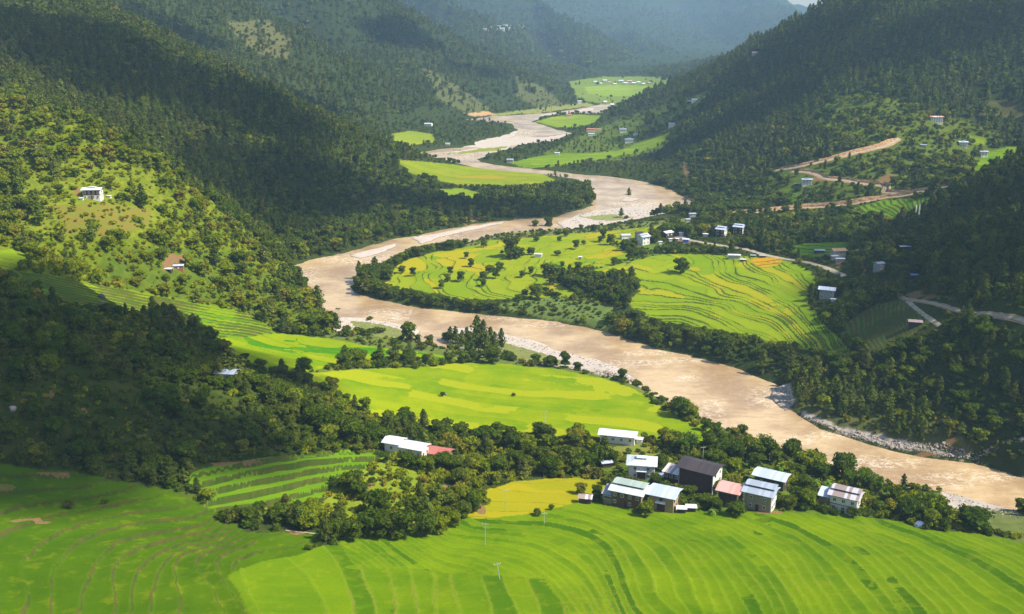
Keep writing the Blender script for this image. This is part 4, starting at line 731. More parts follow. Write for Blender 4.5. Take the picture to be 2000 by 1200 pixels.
 dict(u=1167,v=257,L=11,W=5,h=2.6,yaw=0,roof='gable',rc='gold',pitch=12,wall='pinkwall',store=1,det=1,win=(2,0),name='farmhouse',label='tan roofed building right beside the orange-red roof up the valley',cat='building'),
 dict(u=1155,v=266,L=9,W=5,h=2.6,yaw=0,roof='gable',rc='white',pitch=9,wall='white',store=1,det=1,win=(0,0),name='farmhouse',label='small white building just below the orange-red roof up the valley',cat='building'),
 dict(u=1217,v=260,L=10,W=7,h=4.8,yaw=0,roof='hip',rc='bluegrey',pitch=13,wall='white',store=2,det=1,lantern=1,win=(3,0),name='farmhouse',label='white house with pale hipped roof, upper one of the far right bank pair',cat='house'),
 dict(u=1229,v=280,L=11,W=7,h=4.6,yaw=0,roof='hip',rc='bluegrey',pitch=13,wall='white',store=2,det=1,lantern=1,win=(3,0),name='farmhouse',label='white house with pale hipped roof, lower one of the far right bank pair',cat='house'),
 dict(u=1241,v=265,L=6,W=4,h=2.2,yaw=0,roof='gable',rc='bluegrey',pitch=12,wall='white',store=1,det=1,win=(0,0),name='hut',label='little grey hut between the two hipped-roof houses up the valley',cat='hut'),
 dict(u=1311,v=250,L=8,W=6,h=5.0,yaw=-22,roof='gable',rc='bluegrey',pitch=14,wall='white',store=2,det=1,win=(1,1),name='farmhouse',label='single pale house high against the wooded right hill, over the hipped-roof pair',cat='house'),
 dict(u=1357,v=200,L=9,W=6,h=3.2,yaw=-5,roof='gable',rc='white',pitch=12,wall='white',store=1,det=1,win=(0,0),name='hut',label='bright hut in the small clearing on the shoulder of the right hill',cat='hut'),
 dict(u=1347,v=202,L=6,W=5,h=2.2,yaw=-5,roof='gable',rc='bluegrey',pitch=12,wall='dark',store=1,det=1,win=(0,0),name='hut',label='dim smaller hut beside the bright hut on the shoulder of the hill',cat='hut'),
 dict(u=1475,v=108,L=9,W=6,h=3.0,yaw=-5,roof='gable',rc='rosegrey',pitch=12,wall='grey',store=1,det=1,win=(0,0),name='hut',label='dim hut near the skyline of the right hill',cat='hut'),
 dict(u=1088,v=303,L=6,W=4,h=2.2,yaw=-5,roof='gable',rc='white',pitch=12,wall='white',store=1,det=1,win=(0,0),name='hut',label='small bright hut above the green strip of fields up the valley',cat='hut'),
 dict(u=996,v=318,L=8,W=6,h=3.0,yaw=-5,roof='gable',rc='bluegrey',pitch=14,wall='grey',store=1,det=1,win=(0,0),name='hut',label='grey hut among trees on the point above the far field',cat='hut'),
 dict(u=836,v=247,L=12,W=7,h=3.4,yaw=-12,roof='gable',rc='white',pitch=13,wall='white',store=1,det=1,win=(0,0),name='farmhouse',label='pale house in the trees on the left bank up the valley',cat='house'),
 dict(u=874,v=284,L=6,W=4,h=2.0,yaw=0,roof='gable',rc='white',pitch=12,wall='white',store=1,det=1,win=(0,0),name='hut',label='pale hut at the water edge below the wooded point',cat='hut'),
 dict(u=1112,v=229,L=9,W=6,h=3.6,yaw=0,roof='gable',rc='orange',pitch=14,wall='pinkwall',store=1,det=1,win=(0,0),name='hut',label='red roofed house at the upper edge of the far green field',cat='house'),
 dict(u=1132,v=203,L=8,W=6,h=4.6,yaw=0,roof='gable',rc='white',pitch=14,wall='white',store=1,det=1,win=(0,0),name='hut',label='bright white house at the foot of the far sunny spur',cat='house'),
]
# the two distant settlements: tiny white houses
FARV = [(947,57,9),(955,60,8),(962,54,10),(968,59,14),(975,52,12),(981,58,16),(986,53,20),(992,57,14),(997,52,12),(1003,57,10),(1011,52,12),(1018,51,14),(1022,54,8),
        (1162,160,10),(1172,163,9),(1181,158,12),(1190,161,9),(1200,164,9),(1213,159,14),(1221,163,12),(1229,160,16),(1238,163,12),(1247,161,10),(1256,164,9),(1268,162,9),(1195,204,8),(1182,199,9),(1206,207,7)]
for H in HOUSES:
    x, y, z = hit(H['u'], H['v'], 170)
    if y > 420: H['L'] *= .86; H['W'] *= .88; H['h'] *= .92
    H['p'] = (x, y, z); d = project(x, y, z)[2]; s = FPX / d; H['d'] = d
    hh = (H['h'] + 1.8) * s
    H['box'] = (H['u'] - (H['L'] * .5 + 1) * s, H['v'] - hh, H['u'] + (H['L'] * .5 + 1) * s, H['v'] - .8 * s)

# ------------------------------------------------------------------ plants: shapes
class Geo:
    def __init__(s): s.v = []; s.f = []; s.n = 0
    def add(s, v, f):
        v = np.asarray(v, float); s.v.append(v)
        s.f += [tuple(int(i) + s.n for i in q) for q in f]; s.n += len(v)
    def mesh(s, name, mat, smooth=False):
        me = bpy.data.meshes.new(name); me.from_pydata(np.concatenate(s.v).tolist(), [], s.f); me.update()
        me.materials.append(mat)
        if smooth: me.polygons.foreach_set('use_smooth', np.ones(len(me.polygons), bool))
        return me
def leaves(g, C, Nn, size, r, flat=.55, elong=1.0):
    """leaf clumps: one bent quad each, facing roughly outward"""
    n = len(C); Nn = Nn + r.normal(0, flat, Nn.shape); Nn /= np.linalg.norm(Nn, axis=1)[:, None] + 1e-9
    a = r.normal(size=(n, 3)); t = np.cross(Nn, a); t /= np.linalg.norm(t, axis=1)[:, None] + 1e-9; b = np.cross(Nn, t)
    s = (size * r.uniform(.55, 1.35, n))[:, None]
    k = Nn * s * .25
    V = np.stack([C - t * s * elong - k, C - b * s * .7 + k * .6, C + t * s * elong - k, C + b * s * .7 + k * .6], 1).reshape(-1, 3)
    g.add(V, (np.arange(n)[:, None] * 4 + np.arange(4)).tolist())
def ball(g, c, rad, sub=1, r=None, jit=.12):
    bm = bmesh.new(); bmesh.ops.create_icosphere(bm, subdivisions=sub, radius=1)
    V = np.array([v.co[:] for v in bm.verts]); F = [[v.index for v in f.verts] for f in bm.faces]; bm.free()
    if r is not None: V = V * r.uniform(1 - jit, 1 + jit, (len(V), 1))
    g.add(V * np.asarray(rad) + np.asarray(c), F)
def tube(g, P, R, k=6):
    P = np.asarray(P, float); n = len(P); V = []
    for i in range(n):
        d = P[min(i + 1, n - 1)] - P[max(i - 1, 0)]; d /= np.linalg.norm(d) + 1e-9
        a = np.cross(d, (0.3, 1, .2)); a /= np.linalg.norm(a); b = np.cross(d, a)
        for q in range(k):
            t = 2 * math.pi * q / k; V.append(P[i] + (a * math.cos(t) + b * math.sin(t)) * R[i])
    F = [[i * k + q, i * k + (q + 1) % k, (i + 1) * k + (q + 1) % k, (i + 1) * k + q] for i in range(n - 1) for q in range(k)]
    F.append([(n - 1) * k + q for q in range(k)])
    g.add(V, F)

def leaf_mat(name, c1, c2, c3, trans=.22):
    m, nt = new_mat(name); B = N(nt)
    oi = B('ShaderNodeObjectInfo'); geo = B('ShaderNodeNewGeometry')
    rnd = oi.outputs['Random']; isl = geo.outputs['Random Per Island']
    col = B.mix(rnd, c1, c2); r2 = B('ShaderNodeTexWhiteNoise', noise_dimensions='1D', i_W=B.math('MULTIPLY', rnd, 913.7)).outputs['Value']
    col = B.mix(B.math('MULTIPLY', B.ramp(r2, .6, 1), .8), col, c3)
    hsv = B('ShaderNodeHueSaturation', i_Color=col, i_Value=B.math('ADD', .62, B.math('MULTIPLY', isl, .8)), i_Hue=B.math('ADD', .488, B.math('MULTIPLY', isl, .02)))
    d = B('ShaderNodeBsdfDiffuse', i_Color=hsv.outputs[0]); t = B('ShaderNodeBsdfTranslucent', i_Color=B.mix(.5, hsv.outputs[0], (.16, .26, .01)))
    mx = B('ShaderNodeMixShader', i_0=trans, i_1=d.outputs[0], i_2=t.outputs[0])
    B('ShaderNodeOutputMaterial', i_Surface=mx.outputs[0])
    return m
def plain_mat(name, c1, c2, scale=2.0, rough=.85, spec=.2, bump=.2, metal=0):
    m, nt = new_mat(name); B = N(nt); tc = B('ShaderNodeTexCoord').outputs['Object']
    col = B.mix(B.ramp(B.noise(tc, scale, 4, .6), .35, .65), c1, c2)
    bs = B('ShaderNodeBsdfPrincipled', i_Base_Color=col, i_Roughness=rough, i_Metallic=metal, i_Normal=B('ShaderNodeBump', i_Strength=bump, i_Distance=.1, i_Height=B.noise(tc, scale * 5, 3)).outputs[0])
    bs.inputs['Specular IOR Level'].default_value = spec
    B('ShaderNodeOutputMaterial', i_Surface=bs.outputs[0]); return m
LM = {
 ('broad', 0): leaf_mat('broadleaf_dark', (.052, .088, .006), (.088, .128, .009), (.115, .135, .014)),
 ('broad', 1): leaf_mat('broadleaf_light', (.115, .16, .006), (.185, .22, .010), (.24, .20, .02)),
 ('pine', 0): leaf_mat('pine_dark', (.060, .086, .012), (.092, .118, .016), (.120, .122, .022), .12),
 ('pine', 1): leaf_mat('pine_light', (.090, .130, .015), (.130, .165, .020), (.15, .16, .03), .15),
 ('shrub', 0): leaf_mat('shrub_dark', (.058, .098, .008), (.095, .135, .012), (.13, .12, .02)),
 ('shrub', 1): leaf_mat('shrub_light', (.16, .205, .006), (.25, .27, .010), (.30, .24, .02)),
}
BAMB = leaf_mat('bamboo_leaf', (.09, .16, .012), (.13, .20, .018), (.16, .19, .02), .3)
BANA = leaf_mat('banana_leaf', (.12, .24, .02), (.17, .28, .03), (.17, .28, .03), .35)
BARK = plain_mat('bark', (.16, .12, .09), (.09, .065, .05), 3)
def broad_crown(g, r, lod, H=8.0, wide=1.0):
    R = H * .46 * wide; n = 9; lob = []
    for i in range(n):
        a = i * 2.4 + r.uniform(0, .7); q = math.sqrt((i + .3) / n) * R * .62
        zc = H * .54 + (1 - (q / R) ** 2) * H * .20 + r.uniform(-.10, .08) * H
        lob.append((np.array([math.cos(a) * q, math.sin(a) * q, zc]), R * r.uniform(.34, .50)))
    lob.append((np.array([0, 0, H * .50]), R * .58))
    for i in range(4):
        a = i * 1.57 + r.uniform(-.4, .4); lob.append((np.array([math.cos(a) * R * .5, math.sin(a) * R * .5, H * r.uniform(.26, .36)]), R * r.uniform(.30, .42)))
    cnt = int([60, 24, 12][lod]); ls = [H * .052, H * .078, H * .115][lod]
    for c, q in lob:
        D = r.normal(size=(cnt, 3)); D /= np.linalg.norm(D, axis=1)[:, None]
        D[:, 2] = np.where(D[:, 2] < -.35, -D[:, 2], D[:, 2])
        P = c + D * q * np.array([1, 1, .85]) * r.uniform(.82, 1.12, (cnt, 1))
        leaves(g, P, D, ls, r, .5)
        ball(g, c, (q * .80, q * .80, q * .66), 1, r, .2)
def pine_crown(g, r, lod, H=13.0, wide=1.0):
    R = H * .21 * wide; cnt = int([560, 240, 100][lod]); ls = [H * .030, H * .042, H * .062][lod]
    z = H * (.20 + .80 * r.uniform(0, 1, cnt) ** 1.1); t = (z / H - .20) / .80
    prof = R * (np.clip(1 - t, 0, 1) ** .62) * (.55 + .45 * np.clip(t / .22, 0, 1)) + .12
    a = r.uniform(0, 2 * math.pi, cnt); lobe = 1 + .26 * np.sin(a * 3 + z * 2.1 / H * 6) + .18 * np.sin(z * 2.4 / H * 13 + a)
    q = prof * lobe * r.uniform(.62, 1.08, cnt)
    P = np.stack([np.cos(a) * q, np.sin(a) * q, z], 1); D = np.stack([np.cos(a), np.sin(a), .55 + 0 * a], 1)
    leaves(g, P, D, ls, r, .55, 1.25)
    for i in range(6):
        tt = .12 + i * .15; ball(g, (r.uniform(-.2, .2), r.uniform(-.2, .2), H * (.2 + .8 * tt)), (R * .66 * (1 - tt) ** .62,) * 2 + (H * .10,), 1, r, .22)
def shrub_crown(g, r, lod, H=2.6, wide=1.0):
    cnt = int([46, 22, 10][lod]); ls = [H * .13, H * .17, H * .24][lod]; R = H * .68 * wide
    for i in range(6):
        a = r.uniform(0, 6.28); q = r.uniform(.1, .6) * R; c = np.array([math.cos(a) * q, math.sin(a) * q, H * r.uniform(.28, .58)]); s = R * r.uniform(.35, .55)
        D = r.normal(size=(cnt, 3)); D /= np.linalg.norm(D, axis=1)[:, None]; D[:, 2] = np.abs(D[:, 2]) - .1
        leaves(g, c + D * s * r.uniform(.8, 1.2, (cnt, 1)), D, ls, r, .6); ball(g, c, (s * .8, s * .8, s * .7), 1, r, .2)
def trunk_of(kind, H, r):
    g = Geo()
    if kind == 'broad':
        P = [(0, 0, -.6), (.1, .05, H * .2), (r.uniform(-.3, .3), r.uniform(-.3, .3), H * .42), (r.uniform(-.4, .4), 0, H * .62)]
        tube(g, P, [H * .035, H * .028, H * .02, H * .008])
        for i in range(4):
            a = i * 1.57 + r.uniform(0, .8); b = np.array(P[2]); e = b + np.array([math.cos(a) * H * .22, math.sin(a) * H * .22, H * .2]); tube(g, [b * .95, (b + e) / 2 + (0, 0, .2), e], [H * .014, H * .01, H * .004], 5)
    elif kind == 'pine':
        tube(g, [(0, 0, -.6), (.05, 0, H * .3), (0, .08, H * .65), (0, 0, H * .97)], [H * .018, H * .014, H * .009, H * .002])
    else:
        for i in range(4):
            a = i * 1.6; tube(g, [(0, 0, -.3), (math.cos(a) * H * .25, math.sin(a) * H * .25, H * .5)], [H * .03, H * .01], 5)
    return g
HT = {'broad': 8.0, 'pine': 13.0, 'shrub': 2.6}
FN = {'broad': broad_crown, 'pine': pine_crown, 'shrub': shrub_crown}
CR = {}; TR = {}
NV = 4
for kind in ('broad', 'pine', 'shrub'):
    for tone in (0, 1):
        for lod in (0, 1, 2):
            for k in range(NV):
                r = np.random.default_rng(100 * k + 10 * lod + len(kind)); g = Geo()
                FN[kind](g, r, lod, HT[kind], [1, 1.18, .85, 1.05][k]); CR[kind, tone, lod, k] = g.mesh(f'{kind}_crown', LM[kind, tone])
    for k in range(NV):
        TR[kind, k] = trunk_of(kind, HT[kind], np.random.default_rng(k + 5)).mesh(f'{kind}_trunk', BARK, True)

# ------------------------------------------------------------------ plants: where they stand
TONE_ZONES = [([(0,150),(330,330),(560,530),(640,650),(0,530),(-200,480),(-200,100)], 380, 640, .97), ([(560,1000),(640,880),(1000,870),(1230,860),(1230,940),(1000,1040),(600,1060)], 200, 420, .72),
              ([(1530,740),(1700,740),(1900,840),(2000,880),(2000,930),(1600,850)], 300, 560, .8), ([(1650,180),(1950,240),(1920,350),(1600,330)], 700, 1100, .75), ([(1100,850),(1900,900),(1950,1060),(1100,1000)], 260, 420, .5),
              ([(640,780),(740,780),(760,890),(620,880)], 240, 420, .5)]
MANUAL = [  # u, v of the foot, kind, height, tone, width
 (785,534,'broad',5,0,1),(807,540,'broad',6,0,.9),(862,564,'broad',5.5,0,.9),(874,551,'broad',4.5,0,1.2),(880,537,'broad',5.5,0,.9),(900,551,'broad',6.5,0,.9),(911,505,'broad',4.5,0,1),(920,521,'broad',5.5,0,1),(944,560,'broad',4.5,0,1),(944,547,'broad',5.5,0,1),
 (968,545,'broad',7.5,0,.9),(976,531,'broad',6.5,0,.9),(956,533,'broad',5,0,1.2),(1025,580,'broad',4.5,0,1),(1037,535,'broad',4.8,0,1),(1020,543,'broad',4.5,0,1),(1047,472,'broad',4,0,1.2),(1092,473,'broad',4.2,0,1.2),(1106,462,'broad',5,0,1.2),
 (1000,502,'broad',15,0,1.0),(1012,505,'broad',8,0,1.2),(996,507,'broad',6,0,1.2),(1037,498,'broad',5,0,1.2),(881,489,'broad',8,0,1.2),(901,485,'broad',4.5,0,1),(945,483,'broad',5.5,0,1),(1125,487,'broad',6.5,0,.9),(1098,523,'broad',4.5,0,1),(1080,557,'broad',6,0,1.2),
 (1048,566,'shrub',4,0,1),(1056,570,'shrub',4.5,0,1),(1066,572,'shrub',4,0,1),(1076,577,'shrub',4,0,1),(1088,580,'shrub',3.5,0,1),(1178,472,'broad',9,0,.6),(1172,474,'broad',5,0,1),(1140,478,'shrub',3,0,1),(1088,500,'shrub',4,0,1),(1020,500,'shrub',3,0,1),(980,497,'shrub',3,0,1),
 (1330,534,'broad',10,0,1),(798,668,'broad',10.5,0,.75),(1045,447,'broad',7,0,.9),(1072,447,'broad',10,0,.95),(1228,386,'pine',9,0,1.2),(1213,425,'pine',8,0,1.3),(1223,428,'shrub',3,0,1),
 (890,672,'pine',9,0,1.2),(903,680,'pine',9,1,1.2),(918,686,'pine',10,0,1.2),(935,690,'pine',13,0,1.1),(950,694,'pine',12,1,1.2),(966,690,'pine',11,0,1.2),(979,684,'pine',11,0,1.1),(932,668,'pine',14,1,1.2),(944,670,'pine',12,0,1.1),(880,668,'pine',8,0,1.3),(958,676,'pine',10,0,1.2),(912,672,'pine',9,1,1.2),(871,667,'broad',5,0,1),(990,700,'shrub',4,0,1.2),(1003,705,'shrub',3.5,0,1.2),(1022,710,'shrub',3,1,1.2),(1036,716,'shrub',3,0,1.2),
 (700,718,'shrub',3.5,0,1.3),(718,720,'shrub',3.0,1,1.3),(735,718,'shrub',3.5,0,1.3),(750,717,'broad',4.5,0,1.1),(772,718,'shrub',3,1,1.2),(803,718,'broad',6,0,1),(815,719,'shrub',3,0,1.2),(832,716,'broad',6,0,1),(848,714,'shrub',3.5,1,1.3),(862,712,'shrub',3.5,0,1.3),(880,710,'shrub',2.6,1,1.3),(924,707,'broad',5.5,0,1.1),(914,708,'shrub',3.4,0,1.2),(640,722,'shrub',2.5,0,1.3),(660,720,'shrub',2.6,1,1.3),(680,722,'shrub',2.6,0,1.3),
 (1072,716,'broad',5.5,0,1.3),(1215,746,'broad',6.5,0,1),(1205,744,'shrub',3,0,1.2),(1243,755,'shrub',3.6,0,1.2),(1260,764,'shrub',2.6,0,1.2),(1325,815,'broad',8.5,0,1.05),(1340,822,'shrub',3,0,1.2),(1378,842,'broad',5.5,0,1.2),(1396,850,'broad',5,0,1.2),(1410,856,'shrub',3.4,0,1.3),(1360,832,'shrub',2.8,1,1.3),(1300,803,'shrub',2.4,0,1.3),(1280,790,'shrub',2.4,0,1.3),(1142,731,'shrub',2.4,0,1.3),
 (660,612,'shrub',3,0,1.3),(722,625,'shrub',2.0,0,1.5),(700,652,'shrub',3.6,0,1.5),(724,655,'shrub',4.2,0,1.5),(740,650,'shrub',3.5,0,1.5),(620,650,'broad',5,0,1),(690,655,'shrub',3,1,1.4),
 (1003,812-50+12,'shrub',1.6,0,1),(864,775,'shrub',2.4,0,1),
 (846,904,'broad',3.6,0,1.0),(878,916,'broad',5,1,1.1),(812,918,'broad',5,0,1.2),(792,912,'broad',5.5,0,1),(832,922,'broad',5.5,1,1.1),(848,914,'broad',4.5,0,1.1),(868,918,'broad',6,0,1.3),(890,925,'broad',6.5,0,1.2),(770,898,'shrub',2.6,1,1.3),(822,900,'broad',4,0,.8),(425,760,'broad',5,0,1.2),(446,764,'broad',5,0,1.2),(462,758,'broad',5,0,1),(430,740,'pine',8,0,1.3),
 # village
 (1644,938,'broad',10.5,0,.95),(1585,928,'broad',9,1,1.2),(1602,940,'broad',7,0,1.1),(1745,985,'broad',6.5,0,1),(1762,1008,'broad',6,0,1.1),(1778,1016,'broad',7.5,0,1.1),(1820,1018,'broad',9,1,1.0),(1838,1026,'broad',7,0,1),(1900,1034,'broad',7.5,0,1.4),(1925,1044,'shrub',3,0,1.2),(1780,985,'shrub',3,0,1.3),
 (1542,893,'broad',6,0,1),(1560,915,'broad',6.5,0,1.1),(1440,905,'broad',8,0,1.1),(1462,895,'broad',9,1,1),(1478,902,'broad',8,0,1.1),(1500,900,'broad',9,0,1),(1515,908,'broad',6,1,1.1),(1430,925,'broad',6,1,1.1),(1410,895,'broad',7,0,1.1),(1530,920,'shrub',4,1,1.2),(1545,940,'shrub',3.5,1,1.2),(1570,955,'broad',5,0,1.1),
 (1556,990,'broad',7,0,1.1),(1575,994,'broad',6.5,1,1),(1540,994,'broad',5,0,1.2),(1595,985,'broad',5.5,0,1.1),(1400,1000,'broad',4.5,0,1.3),(1436,1008,'broad',4.5,0,1.4),(1380,992,'broad',5,0,1.3),(1360,988,'shrub',4,0,1.4),(1262,1008,'broad',5,1,1.1),(1252,1002,'shrub',3,0,1.3),
 (1135,965,'broad',4,1,1.2),(1165,970,'broad',4.2,0,1),(1188,945,'shrub',3.2,0,1.3),(1213,940,'shrub',3.5,0,1.4),(1235,948,'shrub',3.4,0,1.3),(1280,950,'broad',4.5,0,1.2),(1300,960,'shrub',4,0,1.3),(1325,968,'shrub',3.6,0,1.3),(1345,972,'broad',4.5,0,1.3),(1310,945,'shrub',3,0,1.3),(1395,965,'broad',5,0,1.1),(1400,940,'broad',5.5,0,1.2),
 (1180,905,'pine',10,0,1.5),(1168,908,'broad',8,0,.8),(1196,908,'broad',6,0,.9),(1107,922,'broad',10,0,1.0),(1076,930,'broad',8,0,1.1),(1145,918,'broad',7,0,1.2),(1128,925,'broad',6,1,1.2),(1033,900,'broad',8,1,1.0),(1058,908,'broad',7,0,1.1),(1010,905,'broad',5,0,1.3),(1160,930,'shrub',4,0,1.4),(1215,900,'shrub',3,1,1.4),
 (1665,1010,'shrub',3.6,0,1.3),(1690,1005,'shrub',2.4,0,1.3),(1615,1000,'shrub',2.8,0,1.3),(1632,1005,'shrub',2.4,0,1.3),(1048,1008,'shrub',2.4,0,1),(1075,995,'shrub',1.8,0,1),(952,938,'shrub',3,1,1.2),
 (1700,990,'shrub',2.6,0,1.6),(1715,995,'shrub',2.6,0,1.6),(1728,1001,'shrub',2.6,0,1.6),(1740,1007,'shrub',2.4,0,1.6),(1985,1052,'shrub',1.8,1,1.6),(1965,1048,'shrub',1.8,0,1.6),(1950,1043,'shrub',1.8,0,1.6),
 # mound and left foreground
 (560,1012,'pine',7,0,1.6),(545,1018,'shrub',3,1,1.2),(690,965,'broad',7.5,0,1.1),(705,975,'broad',6,0,1.1),(735,1050,'broad',8,0,1.1),(790,1052,'broad',9,0,1.1),(765,1050,'broad',8,0,1.1),(830,1048,'broad',7,0,1.1),(655,1055,'broad',6.5,0,.9),(690,1056,'broad',6.5,0,1.1),(860,1042,'broad',5.5,1,1.1),(812,1020,'broad',8,0,1),(740,1010,'broad',8,0,1),(605,1010,'broad',5.5,1,1.1),(620,1022,'broad',5,1,1.1),(455,1018,'shrub',3.5,0,1.2),(440,1015,'shrub',2.8,0,1.2),(137,993,'shrub',2.6,0,1),
 (205,990-6,'shrub',1.4,0,1),(905,1010,'broad',5,0,1.1),(925,1000,'broad',5,0,1.1),(890,1030,'broad',5,1,1.1),(755,905,'broad',4,0,1),(842,880,'shrub',3,0,1),(752,862,'broad',5,0,1.2),
 # left near hill skyline
 (455,742,'pine',11,0,2.4),(325,668,'pine',7,0,1.3),(350,688,'pine',8,0,1.2),(375,700,'pine',8,0,1.2),(302,672,'broad',5,0,1),(335,700,'pine',10,0,1.5),(240,652,'pine',6.5,0,1.6),(200,650,'pine',6,0,1.5),(158,640,'pine',6,0,1.5),(105,592,'pine',6.5,0,1.6),(75,575,'broad',6,0,1),(25,570,'pine',8,0,1.5),(143,688,'pine',5.5,0,1.3),(520,770,'pine',7,0,1.2),(545,790,'broad',7,0,1),(575,800,'broad',7.5,1,1),(615,835,'broad',8,0,1.1),(650,850,'broad',9,0,1.1),(690,868,'broad',9,0,1.1),(722,872,'broad',7.5,0,1),(338,625,'broad',3.5,0,1),(390,668,'pine',6,0,1.2),(268,705,'pine',7,0,1.3),
 (178,608,'shrub',3.2,0,1.2),(235,390,'shrub',4,0,1.6),(250,392,'shrub',3,0,1.5),
 (1345,858+35,'bamboo',10,0,1),(1690,962,'bamboo',9,0,1),(1665,958,'bamboo',8,0,1),(1710,968,'bamboo',7,0,1),(1420,880,'bamboo',7,0,1),(1492,885,'bamboo',8,0,1),(1655,600,'bamboo',9,0,1),(1675,595,'bamboo',9,0,1),(1640,610,'bamboo',8,0,1),(1690,585,'bamboo',8,0,1),
 (1580,948,'banana',4,0,1),(1592,952,'banana',4,0,1),(1615,955,'banana',4,0,1),(1548,925,'banana',4,0,1),(1524,925,'banana',3.6,0,1),(1410,930,'banana',3.6,0,1),(1640,962,'banana',3.6,0,1),(1360,978,'banana',3.2,0,1),(1392,1006,'banana',3,0,1),(1570,935,'banana',3.4,0,1),
]
PL = []   # x, y, z, kind, height, tone, width, d, u, v, manual
for q in MANUAL:
    x, y, z = hit(q[0], q[1], 170); u, v, d = project(x, y, z)
    PL.append([x, y, z, q[2], q[3], q[4], q[5], float(d), float(u), float(v), 1])
def sample(G, x, y):
    j = np.clip(np.round(np.interp(y, rows, np.arange(NR))).astype(int), 0, NR - 1); i = np.clip(np.round((x / half_w(y) + 1) * .5 * (NC - 1)).astype(int), 0, NC - 1)
    return G[j, i]
yy = 175.0; cx = []; cy = []
while yy < 5600:
    s = max(3.9, yy * .0058); w = .60 * yy + 30
    n = int(2 * w / s); xs = (np.arange(n) - n / 2) * s + rng.uniform(-.42, .42, n) * s
    cx.append(xs); cy.append(yy + rng.uniform(-.42, .42, n) * s); yy += s
cx = np.concatenate(cx); cy = np.concatenate(cy)
kp = sample(KEEP, cx, cy); cl = fbm(cx / 60, cy / 60, 300, 3)
kp = kp * np.clip(.98 + cl * .5, .3, 1)
ok = rng.uniform(0, 1, len(cx)) < kp
cz = HF(cx, cy); cu, cv, cd = project(cx, cy, cz)
ok &= (cu > -260) & (cu < 2260) & (cv > -140) & (cv < 1300) & (sample(GSD, cx, cy) > np.where(cy > 1000, 9.0, 1.2))
# the far plain stays open
ok &= ~((cz < 9) & (cy > 2350) & (rng.uniform(0, 1, len(cx)) < .75))
cx, cy, cz, cu, cv, cd = (a[ok] for a in (cx, cy, cz, cu, cv, cd))
mx_ = sample(MIX, cx, cy); rr = rng.uniform(0, 1, len(cx)); kk = np.where(rr < mx_[:, 0], 1, np.where(rr < mx_[:, 0] + mx_[:, 1], 0, 2))
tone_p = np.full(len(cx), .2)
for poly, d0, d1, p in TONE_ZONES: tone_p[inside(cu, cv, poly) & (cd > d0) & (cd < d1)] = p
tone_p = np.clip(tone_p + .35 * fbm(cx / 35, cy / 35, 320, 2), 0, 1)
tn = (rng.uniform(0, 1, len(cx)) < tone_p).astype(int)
sz = np.clip(np.maximum(1.0, cd * .0058 / 6.2), 1, 3.0)
hgt = np.where(kk == 0, 2.8 + 6.2 * rng.uniform(0, 1, len(cx)) ** 1.4, np.where(kk == 1, 4.0 + 8.5 * rng.uniform(0, 1, len(cx)) ** 1.2, rng.uniform(1.4, 3.8, len(cx)))) * (.75 + .25 * sz)
near_small = cd < 420
hgt = np.where(near_small, hgt * np.where(kk == 1, .68, .80), hgt)
hgt = np.where((cy > 950) & (cz < 12), hgt * .55, hgt)
wid = rng.uniform(.85, 1.3, len(cx)) * (.8 + .2 * sz) * np.where((kk == 1), 1.25, 1.0)
# nothing grows in front of a house, on it, or across the road cuttings
drop = np.zeros(len(cx), bool)
crw = hgt * np.where(kk == 1, .24, np.where(kk == 0, .46, .7)) * wid * FPX / cd; crh = hgt * FPX / cd
for H in HOUSES:
    bx = H['box']; near = cd < H['d'] + 1
    drop |= near & (cu + crw > bx[0]) & (cu - crw < bx[2]) & (cv > bx[1]) & (cv - crh < bx[3])
    drop |= np.hypot(cx - H['p'][0], cy - H['p'][1]) < H['L'] * .5 + 2.5
for R_ in ROADS:
    if R_['n'] == 'valley_track' and R_['w'] < 3: continue
    q = R_['q'][::2]; qz = HF(q[:, 0], q[:, 1]); qu, qv, qd = project(q[:, 0], q[:, 1], qz)
    for a, b, c in zip(qu, qv, qd):
        drop |= (cd < c) & (cd > c - 60) & (np.abs(cu - a) < crw * .8) & (cv > b - 1) & (cv - crh * .9 < b) & (rng.uniform(0, 1, len(cx)) < .8)
# and the fields and the river beyond the hedges stay in sight: the tops there reach no higher than this
TOPS = [([(0,518),(60,556),(110,584),(170,606),(250,640),(330,656),(400,690),(470,718),(560,748),(650,776),(740,830),(760,855)], 150, 430), ([(740,862),(800,884),(900,896),(1000,890),(1060,882),(1170,892),(1240,905)], 150, 410),
        ([(1150,622),(1240,604),(1300,628),(1440,648),(1550,668),(1665,694)], 400, 600), ([(735,545),(760,556),(850,574),(950,588),(1050,592),(1150,602)], 500, 660), ([(1395,850),(1500,872),(1560,902),(1640,932),(1760,957),(1900,1000),(2000,1040)], 200, 400),
        ([(740,520),(800,484),(860,474),(960,456),(1060,444),(1180,436),(1330,422)], 600, 900), ([(800,318),(900,326),(1000,335),(1090,352)], 800, 1120), ([(850,358),(1000,362),(1100,352),(1160,350)], 700, 1010)]
for line, d0, d1 in TOPS:
    L_ = np.array(line, float); k_ = (cu >= L_[0, 0]) & (cu <= L_[-1, 0]) & (cd > d0) & (cd < d1) & (cv < np.interp(cu, L_[:, 0], L_[:, 1]) + 130) & (cv > np.interp(cu, L_[:, 0], L_[:, 1]) - 4)
    room = (cv - np.interp(cu, L_[:, 0], L_[:, 1])) * cd / FPX + rng.uniform(-.4, .9, len(cx)); s_ = np.clip(room / hgt, 0, 1)
    drop |= k_ & (s_ < .3); hgt = np.where(k_, hgt * np.clip(s_, .3, 1), hgt)
kn = ['broad', 'pine', 'shrub']
sel = np.where(~drop)[0]
